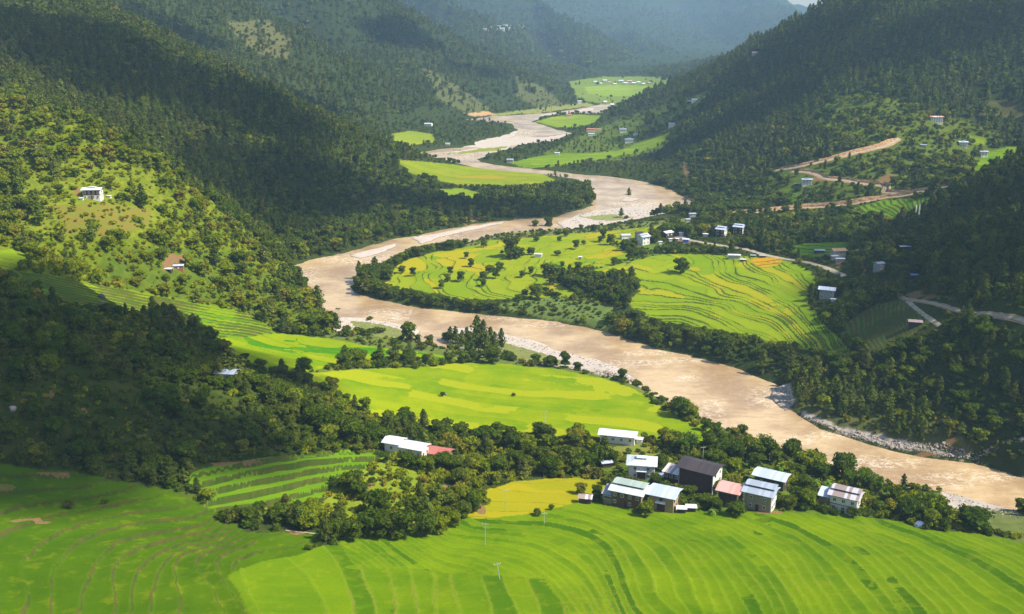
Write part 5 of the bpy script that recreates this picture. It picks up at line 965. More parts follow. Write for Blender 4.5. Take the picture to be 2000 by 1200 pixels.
TREES = dict(x=cx[sel], y=cy[sel], z=cz[sel], k=kk[sel], h=hgt[sel], t=tn[sel], w=wid[sel], d=cd[sel], u=cu[sel], v=cv[sel])
print('trees', len(sel))

# which of them show largest: those become objects of their own
def seen(x, y, z, h):
    """is the upper half of a plant in the camera's sight over the bare ground"""
    out = np.ones(len(x), bool); ts = np.linspace(.12, .985, 60)
    for t in ts: out &= (CAM_H + (z + h * .7 - CAM_H) * t) > HF(x * t, np.maximum(y * t, 111)) - .5
    return out
T_ = TREES; vis = seen(T_['x'], T_['y'], T_['z'], T_['h']) & (T_['u'] > 0) & (T_['u'] < 2000) & (T_['v'] - T_['h'] * FPX / T_['d'] < 1195) & (T_['v'] > 5)
single = np.zeros(len(T_['x']), bool)
for ki, kname in enumerate(kn):
    nman = sum(1 for q in PL if q[3] == kname); want = 300 - nman
    c = np.where(vis & (T_['k'] == ki))[0]; size = (T_['h'] * np.sqrt(T_['w']) / T_['d'])[c]
    single[c[np.argsort(-size)[:want]]] = True
for i in np.where(single)[0]:
    PL.append([T_['x'][i], T_['y'][i], T_['z'][i], kn[T_['k'][i]], T_['h'][i], int(T_['t'][i]), T_['w'][i], float(T_['d'][i]), float(T_['u'][i]), float(T_['v'][i]), 0])

# the rest: three masses of instanced plants
def scatter_object(name, label, cat, X, Y, Z, Hh, Wd, variant, meshes, base_h):
    me = bpy.data.meshes.new(name); n = len(X)
    me.vertices.add(n); me.vertices.foreach_set('co', np.stack([X, Y, Z], 1).astype(np.float32).ravel())
    a = me.attributes.new('size', 'FLOAT_VECTOR', 'POINT'); sc = Hh / base_h; a.data.foreach_set('vector', np.stack([sc * Wd, sc * Wd, sc], 1).astype(np.float32).ravel())
    a = me.attributes.new('turn', 'FLOAT', 'POINT'); a.data.foreach_set('value', rng.uniform(0, 6.28, n).astype(np.float32))
    a = me.attributes.new('variant', 'INT', 'POINT'); a.data.foreach_set('value', variant.astype(np.int32))
    col = bpy.data.collections.new(name + '_shapes')
    for i, m_ in enumerate(meshes):
        o = bpy.data.objects.new(f'{name}_shape_{i:02d}', m_); col.objects.link(o)
    ng = bpy.data.node_groups.new(name, 'GeometryNodeTree')
    ng.interface.new_socket('Geometry', in_out='INPUT', socket_type='NodeSocketGeometry'); ng.interface.new_socket('Geometry', in_out='OUTPUT', socket_type='NodeSocketGeometry')
    gi = ng.nodes.new('NodeGroupInput'); go = ng.nodes.new('NodeGroupOutput'); ip = ng.nodes.new('GeometryNodeInstanceOnPoints'); ci = ng.nodes.new('GeometryNodeCollectionInfo')
    ci.inputs['Collection'].default_value = col; ci.inputs['Separate Children'].default_value = True; ci.inputs['Reset Children'].default_value = True
    ip.inputs['Pick Instance'].default_value = True
    def na(nm, ty):
        q = ng.nodes.new('GeometryNodeInputNamedAttribute'); q.data_type = ty; q.inputs['Name'].default_value = nm; return q.outputs['Attribute']
    cb = ng.nodes.new('ShaderNodeCombineXYZ'); ng.links.new(na('turn', 'FLOAT'), cb.inputs['Z'])
    L = ng.links.new
    L(gi.outputs[0], ip.inputs['Points']); L(ci.outputs[0], ip.inputs['Instance']); L(na('variant', 'INT'), ip.inputs['Instance Index']); L(cb.outputs[0], ip.inputs['Rotation']); L(na('size', 'FLOAT_VECTOR'), ip.inputs['Scale']); L(ip.outputs[0], go.inputs[0])
    o = link(bpy.data.objects.new(name, me)); md = o.modifiers.new('plants', 'NODES'); md.node_group = ng
    return prop(o, kind='stuff', label=label, category=cat)
rest = ~single
ux, uy = [], []
yy = 185.0
while yy < 760:
    s = 2.3 if yy < 430 else 2.9; w = .58 * yy + 20; n = int(2 * w / s)
    ux.append((np.arange(n) - n / 2) * s + rng.uniform(-.5, .5, n) * s); uy.append(yy + rng.uniform(-.5, .5, n) * s); yy += s
ux = np.concatenate(ux); uy = np.concatenate(uy); uz = HF(ux, uy); uu, uv, ud = project(ux, uy, uz)
uk = sample(KEEP, ux, uy); uk = np.where(uk > .02, np.clip(.55 + uk * .4, 0, .95), 0) * np.clip(1.0 + fbm(ux / 18, uy / 18, 410, 2) * .9, .15, 1)
uo = (rng.uniform(0, 1, len(ux)) < uk) & (uu > -150) & (uu < 2150) & (uv < 1250) & (sample(GSD, ux, uy) > 2)
for H in HOUSES: uo &= np.hypot(ux - H['p'][0], uy - H['p'][1]) > H['L'] * .5 + 2.2
ux, uy, uz, uu, uv, ud = (a[uo] for a in (ux, uy, uz, uu, uv, ud)); nu = len(ux)
utone = np.full(nu, .15)
for poly, d0, d1, p in TONE_ZONES: utone[inside(uu, uv, poly) & (ud > d0) & (ud < d1)] = min(1, p + .1)
T2 = dict(x=ux, y=uy, z=uz, k=np.full(nu, 2), h=rng.uniform(.7, 1.9, nu), t=(rng.uniform(0, 1, nu) < utone).astype(int), w=rng.uniform(.9, 1.5, nu), d=ud, u=uu, v=uv)
T_ = {k_: np.concatenate([T_[k_], T2[k_]]) for k_ in T_}; rest = np.concatenate([rest, np.ones(nu, bool)])
print('undergrowth', nu)
for ki, (nm, lb, ct) in enumerate((('broadleaf_forest', 'mass of broadleaf trees covering the river banks and lower slopes', 'forest'), ('pine_forest', 'mass of pine trees covering the steep valley sides', 'forest'), ('undergrowth', 'low shrubs and undergrowth between the trees on every slope', 'undergrowth'))):
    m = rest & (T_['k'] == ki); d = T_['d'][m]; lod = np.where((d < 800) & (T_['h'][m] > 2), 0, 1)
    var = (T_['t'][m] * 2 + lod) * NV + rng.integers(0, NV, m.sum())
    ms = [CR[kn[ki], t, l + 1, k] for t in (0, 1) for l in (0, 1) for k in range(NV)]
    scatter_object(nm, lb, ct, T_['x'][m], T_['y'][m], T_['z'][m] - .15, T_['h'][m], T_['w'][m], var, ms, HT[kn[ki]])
# ------------------------------------------------------------------ single plants as objects of their own
def bamboo_geo(seed):
    r = np.random.default_rng(seed); g = Geo(); s = Geo()
    for i in range(34):
        a = r.uniform(0, 6.28); q = r.uniform(0, .9); lean = r.uniform(.6, 3.0); H = r.uniform(6.5, 9.5)
        P = [np.array([math.cos(a) * (q + lean * t ** 2.2), math.sin(a) * (q + lean * t ** 2.2), H * (t - .16 * t ** 3 * lean / 3)]) for t in np.linspace(0, 1, 6)]
        tube(s, P, [.07, .065, .055, .04, .025, .01], 4)
        P = np.array(P)
        for k in range(26):
            t = r.uniform(.35, 1) * 5; j = min(int(t), 4); c = P[j] * (1 - t + j) + P[j + 1] * (t - j) + r.normal(0, .28, 3)
            leaves(g, c[None], np.array([[math.cos(a) * .5, math.sin(a) * .5, .7]]), .34, r, .5, 1.6)
    return g, s
def banana_geo(seed):
    r = np.random.default_rng(seed); g = Geo(); s = Geo(); tube(s, [(0, 0, -.3), (0, .03, .9), (.05, 0, 1.9)], [.17, .14, .09], 7)
    for i in range(9):
        a = i * 2.4 + r.uniform(-.2, .2); up = r.uniform(.35, 1.0); L = r.uniform(1.7, 2.4); n = 6; V = []
        for k in range(n):
            t = k / (n - 1); rad = L * (t * (1 - .25 * up)); z = 1.8 + L * (up * 1.1 * t - (.95) * t * t); w = .34 * math.sin(math.pi * (.12 + .83 * t)) 
            c = np.array([math.cos(a) * rad, math.sin(a) * rad, z]); p = np.array([-math.sin(a), math.cos(a), 0])
            V += [c - p * w + (0, 0, -.08), c + (0, 0, .03), c + p * w + (0, 0, -.08)]
        F = []
        for k in range(n - 1): F += [[k * 3, k * 3 + 1, k * 3 + 4, k * 3 + 3], [k * 3 + 1, k * 3 + 2, k * 3 + 5, k * 3 + 4]]
        g.add(V, F)
    return g, s
CULM = plain_mat('bamboo_culm', (.20, .22, .06), (.28, .26, .09), 3)
BG = [bamboo_geo(3), bamboo_geo(9)]; BM = [(a.mesh('bamboo_leaves', BAMB), b.mesh('bamboo_culms', CULM, True)) for a, b in BG]
NG = [banana_geo(3), banana_geo(8)]; NM = [(a.mesh('banana_leaves', BANA), b.mesh('banana_stem', CULM, True)) for a, b in NG]
LANDMARKS = [
 ('beside the black-roofed farmhouse',1375,950),('around the green-roofed timber farmhouse',1210,970),('beside the tan mud-walled house',1300,990),('below the pink-roofed house',1400,1000),('behind the pale blue barn roof',1500,900),('between the barn and the striped-roof farmhouse',1570,960),
 ('on the river side of the striped-roof farmhouse',1720,980),('between the white haystack and the river',1830,1010),('on the bank by the near gravel bar',1930,1045),('on the village river bank',1600,920),('below the long low white house',1180,905),('in the wood uphill of the yellow field',1080,905),
 ('by the square white house',1250,945),('in the wood below the red-roofed building',950,920),('around the red-roofed school building',850,880),('on the sunny scrub mound',760,930),('in the thicket at the foot of the mound',760,1030),('by the bare earth path on the mound',900,990),
 ('on the edge of the stepped terraces',600,1000),('at the ravine between the left terraces',430,1000),('at the near foot of the shaded hill',250,900),('at the wood corner over the stepped terraces',600,850),('on the lower shaded hill',450,850),('in the middle of the shaded hill',250,780),('on the edge of the shaded hill at the frame',50,780),
 ('by the half hidden white house',450,720),('on the crest of the shaded hill',300,660),('on the upper crest of the shaded hill',120,610),('at the tip of the shaded hill by the bright fields',650,800),('in the hedge between the bright rice fields',800,712),('on the river edge of the mid rice field',1280,770),
 ('on the wooded gravel island',930,680),('on the stony bar below the left bank',710,640),('by the lower river bend bank',1370,840),('among the left terrace strip boulders',200,590),('above the left terrace strip',200,520),('around the red soil bank hut',350,530),
 ('around the lone farmhouse on the sunlit slope',200,380),('below the orchard on the sunlit slope',150,460),('above the orchard on the sunlit slope',100,300),('on the crest of the sunlit slope',280,320),('on the lower crest of the sunlit slope',430,450),('on the wooded bank at the river bend',600,580),
 ('on the steep dark hill facing the river',600,430),('high on the steep dark hill',400,200),('on the wooded spur point by the upper bend',1050,390),('in the western peninsula fields',860,530),('in the centre of the peninsula fields',980,530),('by the hedge of the peninsula fields',1100,500),('on the peninsula river bank hedge',850,580),
 ('on the outer bank at the peninsula tip',740,540),('in the grove splitting the two field areas',1190,560),('in the hamlet behind the peninsula',1280,480),('beside the track above the east fields',1450,490),('in the east terraced fields',1340,540),('by the grey walled farmhouse',1620,600),('on the brown terraced slope',1720,640),
 ('on the far river bank wood',1250,640),('on the far bank below the east fields',1450,680),('in the wood over the far river bank',1650,720),('in the pine stand by the far rocky shore',1620,800),('in the pine stand above the red earth clearing',1800,830),('beside the red earth clearing',1850,880),('by the edge of the far rocky shore',1950,890),
 ('on the wooded rise above the pine stand',1850,740),('in the shaded wood under the far track',1930,680),('on the dark spur above the track',1850,550),('on the crest of the dark spur',1880,420),('by the roadside fields under the orange cutting',1650,440),('near the lone house below the cutting',1560,380),('on the bushy slope under the red-roofed hillside house',1800,300),
]
ORD = ['', 'first', 'second', 'third', 'fourth', 'fifth', 'sixth', 'seventh', 'eighth', 'ninth', 'tenth', 'eleventh', 'twelfth', 'thirteenth', 'fourteenth', 'fifteenth', 'sixteenth', 'seventeenth', 'eighteenth', 'nineteenth', 'twentieth']
def ordinal(n):
    if n <= 20: return ORD[n]
    return f'{n}' + {1: 'st', 2: 'nd', 3: 'rd'}.get(n % 10 if n % 100 not in (11, 12, 13) else 0, 'th')
NAMES = {'broad': ('broadleaf_tree', 'broadleaf tree', 'tree'), 'pine': ('pine_tree', 'pine', 'pine'), 'shrub': ('shrub', 'shrub', 'shrub'), 'bamboo': ('bamboo_clump', 'bamboo clump', 'bamboo'), 'banana': ('banana_plant', 'banana plant', 'banana plant')}
groups = {}
for q in PL:
    best = min(LANDMARKS, key=lambda L: (L[1] - q[8]) ** 2 + (2.2 * (L[2] - q[9])) ** 2)
    groups.setdefault((q[3], best[0]), []).append(q)
for (kind, place), members in groups.items():
    members.sort(key=lambda q: q[8]); nm, word, cat = NAMES[kind]
    hs = sorted(q[4] for q in members); med = hs[len(hs) // 2]
    for i, q in enumerate(members):
        x, y, z, _, H, tone, wd = q[:7]
        root = link(bpy.data.objects.new(nm, None)); root.empty_display_size = .5
        root.location = (x, y, z - .1); root.rotation_euler = (0, 0, random.uniform(0, 6.28))
        size = 'big' if H > med * 1.15 else 'small' if H < med * .85 else ''
        shade = {('broad', 0): 'dark green', ('broad', 1): 'bright green', ('pine', 0): 'dark', ('pine', 1): 'pale green', ('shrub', 0): 'dark', ('shrub', 1): 'yellow green'}.get((kind, tone), '')
        lb = ' '.join(w for w in (size, shade, word, place) if w)
        if len(members) > 1: lb += f', {ordinal(i + 1)} from the left'
        if len(lb.split()) > 16: lb = lb.replace((size + ' ') if size else '\0', '', 1)
        if len(lb.split()) > 16: lb = lb.replace(shade + ' ', '', 1)
        if len(lb.split()) > 16: lb = lb.replace(' from the left', '').replace(', ', ' from left, ')
        prop(root, label=lb, category=cat, group=f'{word}s {place}' if len(members) > 1 else None)
        k = random.randrange(NV)
        if kind in HT:
            s = H / HT[kind]; root.scale = (s * wd, s * wd, s)
            lod = 0 if q[7] < 470 else 1
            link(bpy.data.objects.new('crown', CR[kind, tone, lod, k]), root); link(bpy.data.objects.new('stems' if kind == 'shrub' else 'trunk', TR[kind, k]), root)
        elif kind == 'bamboo':
            s = H / 9.0; root.scale = (s, s, s); link(bpy.data.objects.new('foliage', BM[k % 2][0]), root); link(bpy.data.objects.new('culms', BM[k % 2][1]), root)
        else:
            s = H / 3.2; root.scale = (s, s, s); link(bpy.data.objects.new('leaves', NM[k % 2][0]), root); link(bpy.data.objects.new('stem', NM[k % 2][1]), root)
print('single plants', len(PL))

# ------------------------------------------------------------------ roads and tracks: draped ribbons, with the raw earth cut above them
EARTH = plain_mat('cut_earth', (.46, .28, .15), (.25, .15, .07), .55, .95, .1, .8)
TRACK = plain_mat('track_surface', (.44, .36, .26), (.30, .25, .17), .5, .95, .1, .3)
for R_ in ROADS:
    Q = R_['q']; n = len(Q); Tn = np.gradient(Q, axis=0); Tn /= np.linalg.norm(Tn, axis=1)[:, None]; Nr = np.stack([-Tn[:, 1], Tn[:, 0]], 1)
    w = R_['w'] / 2; zc = HF(Q[:, 0], Q[:, 1]); up = np.sign((HF(*(Q + Nr * 4).T) - HF(*(Q - Nr * 4).T)).mean()); up = 1 if up == 0 else up
    Nr = Nr * up                                        # towards the hill
    for _ in range(8): zc[1:-1] = (zc[:-2] + 2 * zc[1:-1] + zc[2:]) / 4
    ww = w * (1 + .16 * np.array([fbm(np.array([i * .31]), np.array([2.]), 7, 2)[0] for i in range(n)]))
    prof = [(-w - .9, -1.2), (-w, .12), (-w * .3, .2), (w * .35, .2), (w, .12)]
    V = []; sl = np.maximum(HF(*(Q + Nr * 6).T) - zc, 0)
    for i in range(n):
        for o_, dz in prof:
            p = Q[i] + Nr[i] * o_ * ww[i] / w; g0 = float(HF(p[0], p[1])); zz = max(g0 + .12, zc[i] + dz) if o_ > -w else min(g0, zc[i]) - .5
            if R_['cut'] == 0 and o_ > -w - .1: zz = g0 + .14
            V.append((p[0], p[1], zz))
    k = len(prof); F = [(i * k + j, (i + 1) * k + j, (i + 1) * k + j + 1, i * k + j + 1) for i in range(n - 1) for j in range(k - 1)]
    me = bpy.data.meshes.new(R_['n']); me.from_pydata(V, [], F); me.update(); me.materials.append(TRACK)
    me.polygons.foreach_set('use_smooth', np.ones(len(F), bool))
    prop(link(bpy.data.objects.new({'foot_track': 'path', 'cut_road': 'road', 'valley_track': 'road', 'river_track': 'road'}[R_['n']], me)), kind='structure')
    if R_['cut'] > 0:
        V = []; m_ = 6
        for i in range(n):
            c = R_['cut'] * (.65 + .75 * vnoise(np.array([i * .22]), np.array([4.4]), 3)[0]) * min(1, i / 4 + .2, (n - 1 - i) / 4 + .2)
            for j in range(m_):
                t = j / (m_ - 1); jit = random.uniform(-.3, .3) * (0 < j < m_ - 1)
                p = Q[i] + Nr[i] * (w * .95 + c * .62 * t + jit); g0 = float(HF(p[0], p[1]))
                V.append((p[0], p[1], max(zc[i] + .15 + c * 1.0 * t ** .9, g0 + .18) if j < m_ - 1 else g0 + max(.0, c * .15) - .1))
        F = [(i * m_ + j, (i + 1) * m_ + j, (i + 1) * m_ + j + 1, i * m_ + j + 1) for i in range(n - 1) for j in range(m_ - 1)]
        # spill of loose earth on the downhill side
        V2 = []
        for i in range(n):
            c = R_['cut'] * 1.1 * vnoise(np.array([i * .17]), np.array([9.4]), 13)[0]
            for j in range(3):
                p = Q[i] - Nr[i] * (w * .9 + c * j * .5); g0 = float(HF(p[0], p[1])); V2.append((p[0], p[1], g0 + [.25, .3, -.05][j]))
        b0 = len(V); V += V2; F += [(b0 + i * 3 + j + 1, b0 + (i + 1) * 3 + j + 1, b0 + (i + 1) * 3 + j, b0 + i * 3 + j) for i in range(n - 1) for j in range(2)]
        me = bpy.data.meshes.new('road_cutting'); me.from_pydata(V, [], F); me.update(); me.materials.append(EARTH)
        prop(link(bpy.data.objects.new('road_cutting', me)), kind='structure')

# ------------------------------------------------------------------ houses
def roof_mat(name, base, alt, amount, rust=(.28, .12, .05)):
    m, nt = new_mat(name); B = N(nt); tc = B('ShaderNodeTexCoord').outputs['Object']; sx = B('ShaderNodeSeparateXYZ', i_0=tc)
    sheet = B.math('FLOOR', B.math('MULTIPLY', sx.outputs[0], 1.15))
    wn_ = B('ShaderNodeTexWhiteNoise', noise_dimensions='1D', i_W=sheet).outputs['Value']
    col = B.mix(B.math('MULTIPLY', B.math('LESS_THAN', wn_, amount), .85), base, alt)
    nz = B.noise(tc, .9, 4, .65); col = B.mix(B.math('MULTIPLY', B.ramp(nz, .56, .75), .5), col, rust)
    edge = B.math('ABSOLUTE', B.math('SUBTRACT', B.math('FRACT', B.math('MULTIPLY', sx.outputs[0], 1.15)), .5))
    col = B.mix(B.math('MULTIPLY', B.ramp(edge, .44, .5), .35), col, (.12, .11, .10))
    cor = B.math('SINE', B.math('MULTIPLY', sx.outputs[0], 42))
    bs = B('ShaderNodeBsdfPrincipled', i_Base_Color=col, i_Roughness=.5, i_Normal=B('ShaderNodeBump', i_Strength=.4, i_Distance=.03, i_Height=cor).outputs[0])
    bs.inputs['Specular IOR Level'].default_value = .35
    B('ShaderNodeOutputMaterial', i_Surface=bs.outputs[0]); return m
RM = {
 'white': roof_mat('roof_white', (.72, .74, .78), (.60, .62, .66), .3, (.45, .40, .36)), 'pale': roof_mat('roof_pale', (.60, .64, .66), (.50, .54, .56), .35, (.40, .38, .34)),
 'paleblue': roof_mat('roof_paleblue', (.52, .58, .68), (.42, .49, .60), .35, (.35, .34, .34)), 'bluegrey': roof_mat('roof_bluegrey', (.38, .44, .52), (.30, .35, .42), .4, (.35, .22, .14)),
 'green': roof_mat('roof_green', (.38, .46, .40), (.32, .40, .35), .3, (.36, .34, .28)), 'pink': roof_mat('roof_pink', (.60, .30, .25), (.56, .38, .33), .4, (.42, .14, .10)),
 'dark': roof_mat('roof_dark', (.045, .035, .038), (.06, .045, .045), .3, (.07, .045, .035)), 'striped': roof_mat('roof_striped', (.52, .50, .54), (.26, .18, .16), .45),
 'whiterust': roof_mat('roof_whiterust', (.66, .66, .68), (.30, .19, .15), .35), 'greyrust': roof_mat('roof_greyrust', (.36, .36, .40), (.25, .17, .14), .4),
 'red': roof_mat('roof_red', (.52, .13, .10), (.46, .17, .13), .3, (.4, .2, .15)), 'rust': roof_mat('roof_rust', (.55, .22, .16), (.66, .62, .60), .4), 'orange': roof_mat('roof_orange', (.62, .20, .08), (.55, .22, .12), .3),
 'gold': roof_mat('roof_gold', (.55, .36, .14), (.48, .30, .12), .3, (.35, .22, .10)), 'blue': roof_mat('roof_blue', (.16, .28, .60), (.2, .32, .6), .3), 'rosegrey': roof_mat('roof_rosegrey', (.40, .30, .28), (.34, .26, .25), .3)}
WM = {'white': plain_mat('whitewash', (.76, .73, .66), (.66, .62, .53), 1.2), 'mud': plain_mat('mud_wall', (.34, .25, .15), (.26, .18, .10), 1.5), 'tan': plain_mat('tan_mud_wall', (.40, .28, .16), (.33, .22, .12), 1.2), 'tanwall': plain_mat('grey_tan_wall', (.32, .26, .19), (.26, .20, .14), 1.2),
      'timber': plain_mat('dark_timber', (.10, .055, .035), (.065, .035, .025), 3), 'planks': plain_mat('brown_planks', (.17, .095, .05), (.12, .065, .035), 3), 'dark': plain_mat('dark_wall', (.085, .06, .045), (.05, .035, .03), 2), 'grey': plain_mat('grey_wall', (.42, .40, .37), (.33, .31, .28), 1.5),
      'earth': plain_mat('earth_wall', (.36, .16, .08), (.28, .12, .06), 1.5), 'blue': plain_mat('blue_tarpaulin', (.08, .20, .62), (.12, .26, .62), 1.5), 'pinkwall': plain_mat('rosy_plaster', (.62, .46, .38), (.55, .40, .33), 1.5)}
WFR = plain_mat('window_frame_white', (.72, .70, .64), (.62, .58, .50), 3); WFD = plain_mat('window_frame_wood', (.16, .08, .04), (.11, .055, .03), 3)
GLASS = plain_mat('window_dark', (.02, .02, .022), (.035, .03, .03), 2, .25, .5, 0)
def bxv(x0, x1, y0, y1, z0, z1):
    return [(x, y, z) for z in (z0, z1) for y in (y0, y1) for x in (x0, x1)], [(0, 2, 3, 1), (4, 5, 7, 6), (0, 1, 5, 4), (2, 6, 7, 3), (0, 4, 6, 2), (1, 3, 7, 5)]
def slab(g, P, t):
    """a sheet given by four corners, thickened downwards"""
    P = np.array(P, float); V = np.concatenate([P, P - (0, 0, t)]); g.add(V, [(0, 1, 2, 3), (7, 6, 5, 4), (0, 4, 5, 1), (1, 5, 6, 2), (2, 6, 7, 3), (3, 7, 4, 0)])
def part(name, g, mat, parent, loc=None, **kw):
    o = link(bpy.data.objects.new(name, g.mesh(name, mat) if isinstance(g, Geo) else g), parent)
    if loc: o.location = loc
    return prop(o, **kw)
def gable(parent, name, x0, x1, y0, y1, zb, pitch, mat, ox=.9, oy=.8, t=.10, lift=.35, gap=None, ridge=None, **kw):
    tp = math.tan(math.radians(pitch)); cy_ = (y0 + y1) / 2 if ridge is None else ridge; g = Geo(); hr = (cy_ - y0) * tp; zr = zb + lift + hr; hb = (y1 - cy_) * tp
    slab(g, [(x0 - ox, y0 - oy, zb + lift - oy * tp), (x1 + ox, y0 - oy, zb + lift - oy * tp), (x1 + ox, cy_, zr), (x0 - ox, cy_, zr)], t)
    slab(g, [(x0 - ox, cy_, zr - .003), (x1 + ox, cy_, zr - .003), (x1 + ox, y1 + oy, zr - hb - oy * tp), (x0 - ox, y1 + oy, zr - hb - oy * tp)], t)
    return part(name, g, mat, parent, **kw), zr
def window_meshes(w, h, wood):
    f = Geo(); f.add(*bxv(-w / 2, w / 2, -.07, .05, -h / 2, h / 2)); fm = f.mesh('window', WFD if wood else WFR)
    p = Geo(); n = 2
    for i in range(n): 
        a = -w / 2 + .12 + i * (w - .12) / n; p.add(*bxv(a, a + (w - .12) / n - .12, -.10, -.05, -h / 2 + .13, h / 2 - .13))
    return fm, p.mesh('pane', GLASS)
WMESH = {(k, w): window_meshes(*k, w) for k in ((1.0, 1.15), (.8, .9)) for w in (0, 1)}
def put_window(root, x, y, z, side, wood=0, kind=(1.0, 1.15), pane=True):
    fm, pm = WMESH[kind, wood]; o = link(bpy.data.objects.new('window', fm), root); o.location = (x, y, z); o.rotation_euler = (0, 0, {'front': 0, 'right': math.pi / 2, 'left': -math.pi / 2}[side])
    if pane: link(bpy.data.objects.new('pane', pm), o)
def make_house(H):
    root = link(bpy.data.objects.new(H['name'], None)); L, W, h = H['L'], H['W'], H['h']; x, y, z = H['p']; yaw = math.radians(H['yaw'])
    # the given pixel is the foot of the front wall: step back half the depth
    root.location = (x - math.sin(yaw) * W / 2, y + math.cos(yaw) * W / 2, z + .15); root.rotation_euler = (0, 0, yaw)
    prop(root, label=H['label'], category=H['cat'], group=H.get('group'))
    x0, x1, y0, y1 = -L / 2, L / 2, -W / 2, W / 2; det = H['det']; foot = -2.2
    g = Geo(); tp = math.tan(math.radians(H['pitch']))
    # walls with gable ends carried up
    V, F = bxv(x0, x1, y0, y1, foot, h); g.add(V, F)
    if H['roof'] == 'gable' and det >= 1:
        hr = W / 2 * tp * .96
        g.add([(x0 + .02, y0 + .02, h), (x0 + .02, y1 - .02, h), (x0 + .02, 0, h + hr), (x1 - .02, y0 + .02, h), (x1 - .02, y1 - .02, h), (x1 - .02, 0, h + hr)], [(0, 2, 1), (3, 4, 5), (0, 3, 5, 2), (1, 2, 5, 4)])
    part('wall', g, WM[H['wall']], root)
    lift = .22 if det < 2 else .5
    if H['roof'] == 'hip':
        tpz = tp; o = .9 if det > 1 else .8; zr = h + lift + (W / 2) * tpz; ze = h + lift - o * tpz; rl = max(L / 2 - W / 2, .4); g = Geo()
        V = [(x0 - o, y0 - o, ze), (x1 + o, y0 - o, ze), (x1 + o, y1 + o, ze), (x0 - o, y1 + o, ze), (-rl, 0, zr), (rl, 0, zr)]
        V2 = [(a, b, c - .1) for a, b, c in V]; g.add(V + V2, [(0, 1, 5, 4), (1, 2, 5), (2, 3, 4, 5), (3, 0, 4), (6, 10, 11, 7), (7, 11, 8), (8, 11, 10, 9), (9, 10, 6), (0, 6, 7, 1), (1, 7, 8, 2), (2, 8, 9, 3), (3, 9, 6, 0)])
        rf = part('roof', g, RM[H['rc']], root)
    else:
        rf, zr = gable(root, 'roof', x0, x1, y0, y1, h, H['pitch'], RM[H['rc']], .9 if det > 1 else .45, .8 if det > 1 else .4, lift=lift)
    if det > 1:   # eaves beams carrying the open loft
        g = Geo()
        for yy_ in (y0 + .1, y1 - .22): g.add(*bxv(x0 - .5, x1 + .5, yy_, yy_ + .14, h + .005, h + lift - .12))
        part('eaves_beam', g, WM['timber'], root)
    if H.get('front'):
        g = Geo(); g.add(*bxv(x0 + .25, x1 - .25, y0 - .12, y0 + .05, -.5 if not H.get('band') else h * .5, h - .05)); part('front_wall', g, WM[H['front']], root)
    if H.get('band'):
        g = Geo(); g.add(*bxv(x0 - .07, x1 + .07, y0 - .17, y1 + .07, h - .22, h - .06)); g.add(*bxv(x0 - .07, x1 + .07, y0 - .17, y1 + .07, h * .5 - .1, h * .5 + .08)); part('timber_band', g, WM['timber'], root)
    if H.get('jack'):
        j0, j1 = (x0 + .3, x1 - .3); g = Geo(); part_g = Geo(); part_g.add(*bxv(j0 + .6, j1 - .6, -W * .16, W * .18, zr - .75, zr + .28)); part('loft', part_g, WM['dark'], root)
        gable(root, 'upper_roof', j0, j1, -W * .14, W * .42, zr + .05, H['pitch'], RM[H['jack']], .7, .35, lift=.3, ridge=W * .10)
    if H.get('lantern'):
        lw = L * .16; g = Geo(); g.add(*bxv(-lw, lw, -W * .10, W * .10, zr - .8, zr + .25)); part('loft', g, WM['dark'], root)
        gable(root, 'upper_roof', -lw, lw, -W * .12, W * .12, zr + .1, H['pitch'] * .8, RM[H['rc']], .45, .45, lift=.22)
    if H.get('canopy'):
        g = Geo(); zc_ = h * .62; slab(g, [(-L * .2, y0 - 1.1, zc_ + .1), (L * .2, y0 - 1.1, zc_ + .1), (L * .2, y0 - .02, zc_ + .42), (-L * .2, y0 - .02, zc_ + .42)], .06); part('canopy', g, RM['white'], root)
        g = Geo(); g.add(*bxv(-L * .16, L * .16, y0 - .08, y0 + .04, .0, zc_ - .1)); part('door', g, WM['timber'], root)
    if H.get('wing'):
        wl, ww_, wh, wr = H['wing']; gx0, gx1 = x0 - wl, x0 - .01; g = Geo(); g.add(*bxv(gx0, gx1, y0 + .3, y0 + .3 + ww_, foot, wh)); part('wing_wall', g, WM['timber' if wr != 'greyrust' and wr != 'paleblue' else 'mud'], root)
        g = Geo(); slab(g, [(gx0 - .5, y0 - .5, wh + .12), (gx1 - .02, y0 - .5, wh + .12), (gx1 - .02, y0 + ww_ + .6, wh + .9), (gx0 - .5, y0 + ww_ + .6, wh + .9)], .09); part('wing_roof', g, RM[wr], root)
        if wr != 'paleblue':
            for i in range(3): put_window(root, gx0 + wl * (i + .5) / 3, y0 + .24, wh - 1.2, 'front', 0)
    if det >= 1:
        nf, nr_ = H['win']; st = H['store']; hh = h / max(st, 1)
        k = (1.0, 1.15) if det > 1 else (.8, .9); wood = 1 if H['wall'] in ('tan', 'mud') and not H.get('front') == 'planks' else 0
        yf = y0 - (.15 if H.get('front') else .03) - (.06 if H.get('band') else 0)
        for s_ in range(st):
            if H['u'] == 1357 and s_ == 0: continue
            zz = hh * (s_ + .56)
            for i in range(nf):
                if st > 1 and s_ == 0 and nf > 2 and i % 2 == 1 and not H.get('band'): continue
                put_window(root, x0 + L * (i + .5) / nf, yf, zz, 'front', wood, k, det > 1)
            for i in range(nr_): put_window(root, x1 + .03 + (.06 if H.get('band') else 0), y0 + W * (i + .5) / nr_, zz, 'right', wood if H['name'] != 'x' else 0, k, det > 1)
        if det == 3 and not H.get('canopy'):
            g = Geo(); g.add(*bxv(-.5, .5, y0 - .2, y0 - .04, -.1, 1.95)); part('door', g, WM['timber'] if H.get('front') != 'timber' else WM['planks'], root)
    return root
for H in HOUSES: make_house(H)
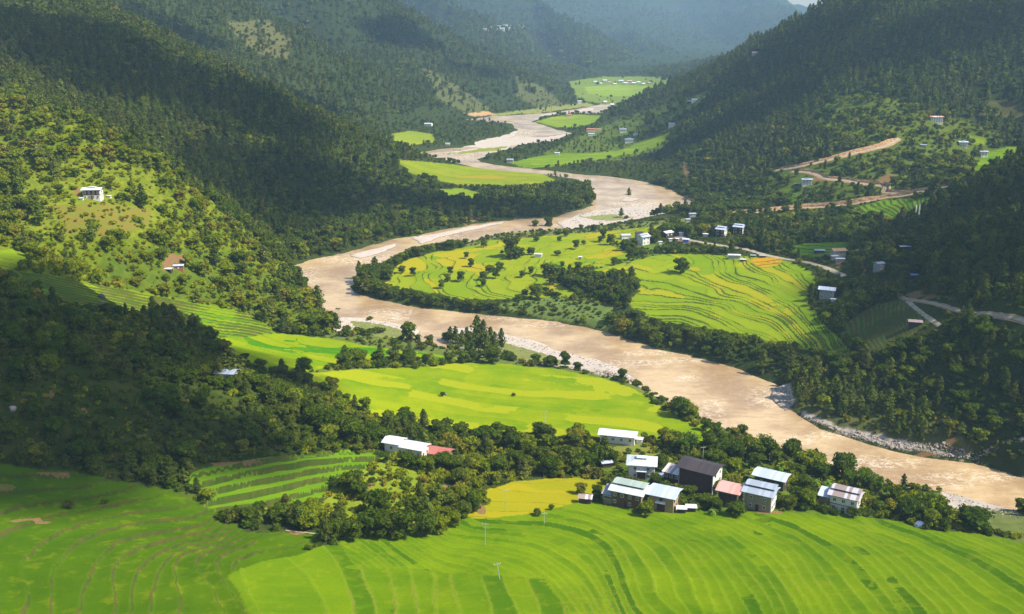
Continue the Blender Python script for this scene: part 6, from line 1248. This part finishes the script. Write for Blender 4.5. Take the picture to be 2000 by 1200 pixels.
gfar = {}
for i, (u, v, w) in enumerate(FARV):
    x, y, z = hit(u, v + 2, 1500); d = project(x, y, z)[2]; s = FPX / d
    L = w / s * .55; Hh = min(L * .38, 9)
    root = link(bpy.data.objects.new('farmhouse', None)); root.location = (x, y, z); root.rotation_euler = (0, 0, random.uniform(-.3, .3))
    g = Geo(); g.add(*bxv(-L / 2, L / 2, -4, 4, -6, Hh)); part('wall', g, WM['white'], root)
    gable(root, 'roof', -L / 2, L / 2, -4, 4, Hh, 16, RM['white' if i % 4 else 'pink'], 1, 1, .3)
    if v < 80: lb, gp, k = f'white dot of a house in the distant mountainside village, {ordinal(i + 1)} from the left', 'houses of the distant mountainside village', 0
    elif v < 180: lb, gp = f'pale house in the far settlement behind the green plain, {ordinal(sorted(q[0] for q in FARV if 80 < q[1] < 180).index(u) + 1)} from the left', 'houses of the far settlement'
    else: lb, gp = f'pale house by the far bend of the river, {ordinal(sorted(q[0] for q in FARV if q[1] > 180).index(u) + 1)} from the left', 'houses by the far river bend'
    prop(root, label=lb, category='house', group=gp)

# ------------------------------------------------------------------ small things
POLEM = plain_mat('pole_metal', (.50, .48, .44), (.38, .36, .33), 2)
def pole(u, v, h, lean, label):
    x, y, z = hit(u, v, 150); r = link(bpy.data.objects.new('utility_pole', None)); r.location = (x, y, z); r.rotation_euler = (0, math.radians(lean), math.radians(random.uniform(-12, 12)))
    g = Geo(); tube(g, [(0, 0, -.5), (0, 0, h)], [.11, .07], 8); part('post', g, POLEM, r)
    g = Geo(); g.add(*bxv(-.85, .85, -.05, .05, h - .55, h - .44)); part('crossarm', g, POLEM, r)
    g0 = Geo(); tube(g0, [(0, 0, 0), (0, 0, .13), (0, 0, .26)], [.05, .07, .03], 6); im = g0.mesh('insulator', WM['white'])
    for xx in (-.75, 0.3, .75): o = link(bpy.data.objects.new('insulator', im), r); o.location = (xx, 0, h - .44)
    prop(r, label=label, category='pole', group='utility poles in the rice fields')
pole(948, 1067, 6.8, 0, 'grey utility pole standing in the bright field below the mound path')
pole(976, 1132, 4.6, -8, 'leaning thin utility pole among the ribbed terraces of the near fields')
pole(987, 994, 6.4, 0, 'thin utility pole in the yellow field')
pole(1063, 1024, 3.6, 0, 'short thin utility pole on the boundary under the yellow field')
pole(1064, 840, 8.0, 0, 'thin utility pole in the mid rice field behind the woods')
pole(1372, 908, 7.0, 0, 'slim utility pole beside the large bamboo behind the black-roofed farmhouse')
# white haystack cover
x, y, z = hit(1796, 1028, 150); g = Geo(); r = np.random.default_rng(4)
V = []; nA = 14
for j, (q, zz) in enumerate([(1.75, -.2), (1.85, .35), (1.6, .95), (1.0, 1.4), (.35, 1.6)]):
    for i in range(nA): a = 6.283 * i / nA; k = 1 + .08 * math.sin(a * 5 + j) ; V.append((math.cos(a) * q * k * 1.05, math.sin(a) * q * k * .8, zz))
V.append((0, 0, 1.63)); F = [(j * nA + i, j * nA + (i + 1) % nA, (j + 1) * nA + (i + 1) % nA, (j + 1) * nA + i) for j in range(4) for i in range(nA)] + [(4 * nA + i, 4 * nA + (i + 1) % nA, 5 * nA) for i in range(nA)]
g.add(V, F); root = link(bpy.data.objects.new('haystack', None)); root.location = (x, y, z); part('tarpaulin', g, plain_mat('white_tarpaulin', (.82, .82, .84), (.76, .76, .80), 1, .5), root)
g = Geo(); g.add(*bxv(-1.3, 1.3, -1, 1, -.3, .9)); part('straw', g, WM['tan'], root)
prop(root, label='round haystack under a bright white tarpaulin at the river end of the near fields', category='haystack')
# prayer flags
FLAG = plain_mat('flag_cloth', (.70, .70, .64), (.60, .58, .50), 1)
for i, (u, v, h) in enumerate([(1778, 441, 11), (1785, 437, 13), (1792, 434, 12), (1771, 447, 8)]):
    x, y, z = hit(u, v, 400); r_ = link(bpy.data.objects.new('prayer_flag', None)); r_.location = (x, y, z); r_.rotation_euler = (0, 0, random.uniform(-.6, .6))
    g = Geo(); tube(g, [(0, 0, -.5), (0, 0, h)], [.10, .05], 6); part('pole', g, POLEM, r_)
    g = Geo(); V = []; n = 12
    for k in range(n):
        zz = h * .22 + (h * .74) * k / (n - 1); s_ = .18 * math.sin(k * 1.3 + i); V += [(.08, s_ * .1, zz), (.85 + .1 * math.sin(k * 2.), s_, zz)]
    g.add(V, [(k * 2, k * 2 + 1, k * 2 + 3, k * 2 + 2) for k in range(n - 1)]); part('cloth', g, FLAG, r_)
    prop(r_, label=f'tall vertical white prayer flag by the forest edge, {ordinal(sorted([1778, 1785, 1792, 1771]).index(u) + 1)} from the left', category='flag', group='prayer flags by the forest edge')
# rocks
def rock_mesh(seed, mat):
    r = np.random.default_rng(seed); bm = bmesh.new(); bmesh.ops.create_icosphere(bm, subdivisions=2, radius=1)
    for v_ in bm.verts:
        c = v_.co; k = .78 + .34 * float(fbm(np.array([c.x * 1.3 + seed]), np.array([c.y * 1.3 + c.z * 1.7]), seed, 2)[0]) + r.uniform(-.04, .04)
        v_.co = Vector((c.x * k, c.y * k * .8, c.z * k * .62))
    me = bpy.data.meshes.new('rock'); bm.to_mesh(me); bm.free(); me.materials.append(mat); return me
RK = [plain_mat('river_rock_pale', (.40, .34, .28), (.30, .25, .21), 1.2, .85, .2, .5), plain_mat('river_rock_grey', (.27, .23, .19), (.18, .15, .125), 1.2, .85, .2, .5), plain_mat('boulder_dark', (.13, .115, .105), (.085, .075, .07), 1.2)]
RMESH = [rock_mesh(i + 1, RK[i % 2]) for i in range(6)]; BIGR = rock_mesh(21, RK[2])
for i, (u, v, s) in enumerate([(199, 584, 2.3), (200, 601, 2.6), (26, 803, 1.6), (872, 772, .9)]):
    x, y, z = hit(u, v, 200); o = link(bpy.data.objects.new('boulder', BIGR if i < 2 else RMESH[i % 2])); o.location = (x, y, z + s * .3); o.scale = (s, s, s * 1.25); o.rotation_euler = (0, 0, i * 1.3)
    prop(o, label=['upper of the two dark boulders on the left terrace strip', 'lower of the two dark boulders on the left terrace strip', 'pale rock outcrop at the frame edge of the shaded hill', 'small pale rock beside a bush in the mid rice field'][i], category='boulder')
BZ = [([(1560,812),(1640,846),(1740,875),(1840,893),(1960,908),(2100,938),(2100,930),(1900,897),(1760,870),(1640,840),(1570,810)], 1300, .5), ([(1505,757),(1545,757),(1552,790),(1535,806),(1505,790)], 60, .5),
      ([(930,640),(1040,662),(1170,700),(1225,722),(1245,742),(1130,724),(980,690)], 420, .42), ([(655,617),(780,632),(826,645),(820,656),(700,655)], 180, .4), ([(1840,960),(2000,1003),(2100,1060),(2000,1060),(1900,1030)], 380, .34), ([(1080,435),(1130,418),(1290,402),(1325,412),(1180,445)], 260, .6), ([(1180,725),(1240,742),(1210,748),(1130,728)], 150, 1.0)]
bx_, by_, bs_ = [], [], []
for poly, n, s in BZ:
    P = np.array(poly); c = 0
    while c < n:
        u = rng.uniform(P[:, 0].min(), P[:, 0].max(), 400); v = rng.uniform(P[:, 1].min(), P[:, 1].max(), 400); k = inside(u, v, poly)
        x, y = on_plane(u[k], v[k], .6); bx_ += list(x); by_ += list(y); bs_ += list(s * rng.uniform(.35, 1, k.sum()) ** 1.5 * rng.uniform(.6, 1.5, k.sum())); c += k.sum()
bx_, by_, bs_ = map(np.array, (bx_, by_, bs_)); bz_ = HF(bx_, by_); bd = project(bx_, by_, bz_)[2]; order = np.argsort(-bs_ / bd); big = order[:120]; rest_ = order[120:]
bu, bv, _ = project(bx_[big], by_[big], bz_[big])
ZN = [('on the rocky shore under the pine stand', 'rocks on the rocky shore under the pine stand', 1540, 830, 2200), ('on the long gravel bar by the wooded island', 'rocks on the long gravel bar', 850, 600, 1260), ('on the near gravel bar', 'rocks on the near gravel bar', 1840, 930, 2300), ('on the stony bar of the upper bend', 'rocks on the upper bar', 1060, 380, 1350)]
cent = [(1760, 870), (1100, 700), (1960, 1010), (1200, 425)]
zi = [int(np.argmin([(a - p[0]) ** 2 + (3 * (b - p[1])) ** 2 for p in cent])) for a, b in zip(bu, bv)]
for zone in range(4):
    mem = sorted([(bu[i], big[i]) for i in range(len(big)) if zi[i] == zone])
    for j, (u_, i) in enumerate(mem):
        o = link(bpy.data.objects.new('boulder', RMESH[(j * 7 + zone) % 6])); s = bs_[i] * 1.5; o.location = (bx_[i], by_[i], bz_[i] + s * .2); o.scale = (s, s, s); o.rotation_euler = (0, 0, random.uniform(0, 6.28))
        prop(o, label=f'{"pale" if ((j * 7 + zone) % 6) % 2 == 0 else "grey"} boulder {ZN[zone][0]}, {ordinal(j + 1)} from the left', category='boulder', group=ZN[zone][1])
k = rest_
scatter_object('river_stones', 'stones and cobbles strewn over the gravel bars and rocky shores', 'stones', bx_[k], by_[k], bz_[k] + .05, bs_[k] * 1.2, np.ones(len(k)), rng.integers(0, 6, len(k)), RMESH, 1.0)

# ------------------------------------------------------------------ clouds high above the valley, out of the frame, that shade parts of it
CLM, nt = new_mat('cloud'); B = N(nt)
mx = B('ShaderNodeMixShader', i_0=.55, i_1=B('ShaderNodeBsdfDiffuse', i_Color=(.85, .87, .9, 1)).outputs[0], i_2=B('ShaderNodeBsdfTransparent').outputs[0]); B('ShaderNodeOutputMaterial', i_Surface=mx.outputs[0])
CLOUDS = [  # ground point seen at (u, v), half sizes across and away in metres
 (250,760,400,95,46,0),(60,800,330,70,60,0),(480,790,400,52,34,10),(60,1000,280,60,40,10),(180,640,400,70,30,0),(330,850,300,60,22,0),
 (560,360,600,75,150,-15),(420,200,700,110,130,-10),(250,120,700,110,90,0),(720,390,700,70,60,0),(900,412,700,95,40,0),(60,60,700,130,90,0),
 (1975,570,500,62,60,0),(1960,420,500,95,75,0),(1860,665,450,45,20,0),(1990,640,450,60,35,0),
 (1450,160,1000,80,110,0),(1850,60,900,130,80,0),(1420,250,900,60,60,0),
 (780,60,1700,130,80,0),(930,140,1700,70,60,0),(600,230,1300,90,50,0),(330,60,1300,110,70,0)]
cg = Geo(); cr = np.random.default_rng(77)
for (u, v, dm, a, b, rot) in CLOUDS:
    x, y, z = hit(u, v, dm); t = (1250 + cr.uniform(-60, 60) - z) / SUN_DIR.z
    c = np.array([x, y, z]) + np.array(SUN_DIR) * t
    for i in range(9):
        an = cr.uniform(0, 6.28); q = math.sqrt(i / 9.0) * .62
        ca, sa = math.cos(math.radians(rot)), math.sin(math.radians(rot)); lx, ly = math.cos(an) * q * a, math.sin(an) * q * b
        ball(cg, c + (lx * ca - ly * sa, lx * sa + ly * ca, cr.uniform(-4, 10)), (a * cr.uniform(.42, .6), b * cr.uniform(.42, .6), min(a, b) * .35), 2, cr, .07)
prop(link(bpy.data.objects.new('clouds', cg.mesh('clouds', CLM, True))), kind='stuff', label='broken cloud drifting above the valley and shading its slopes', category='clouds')
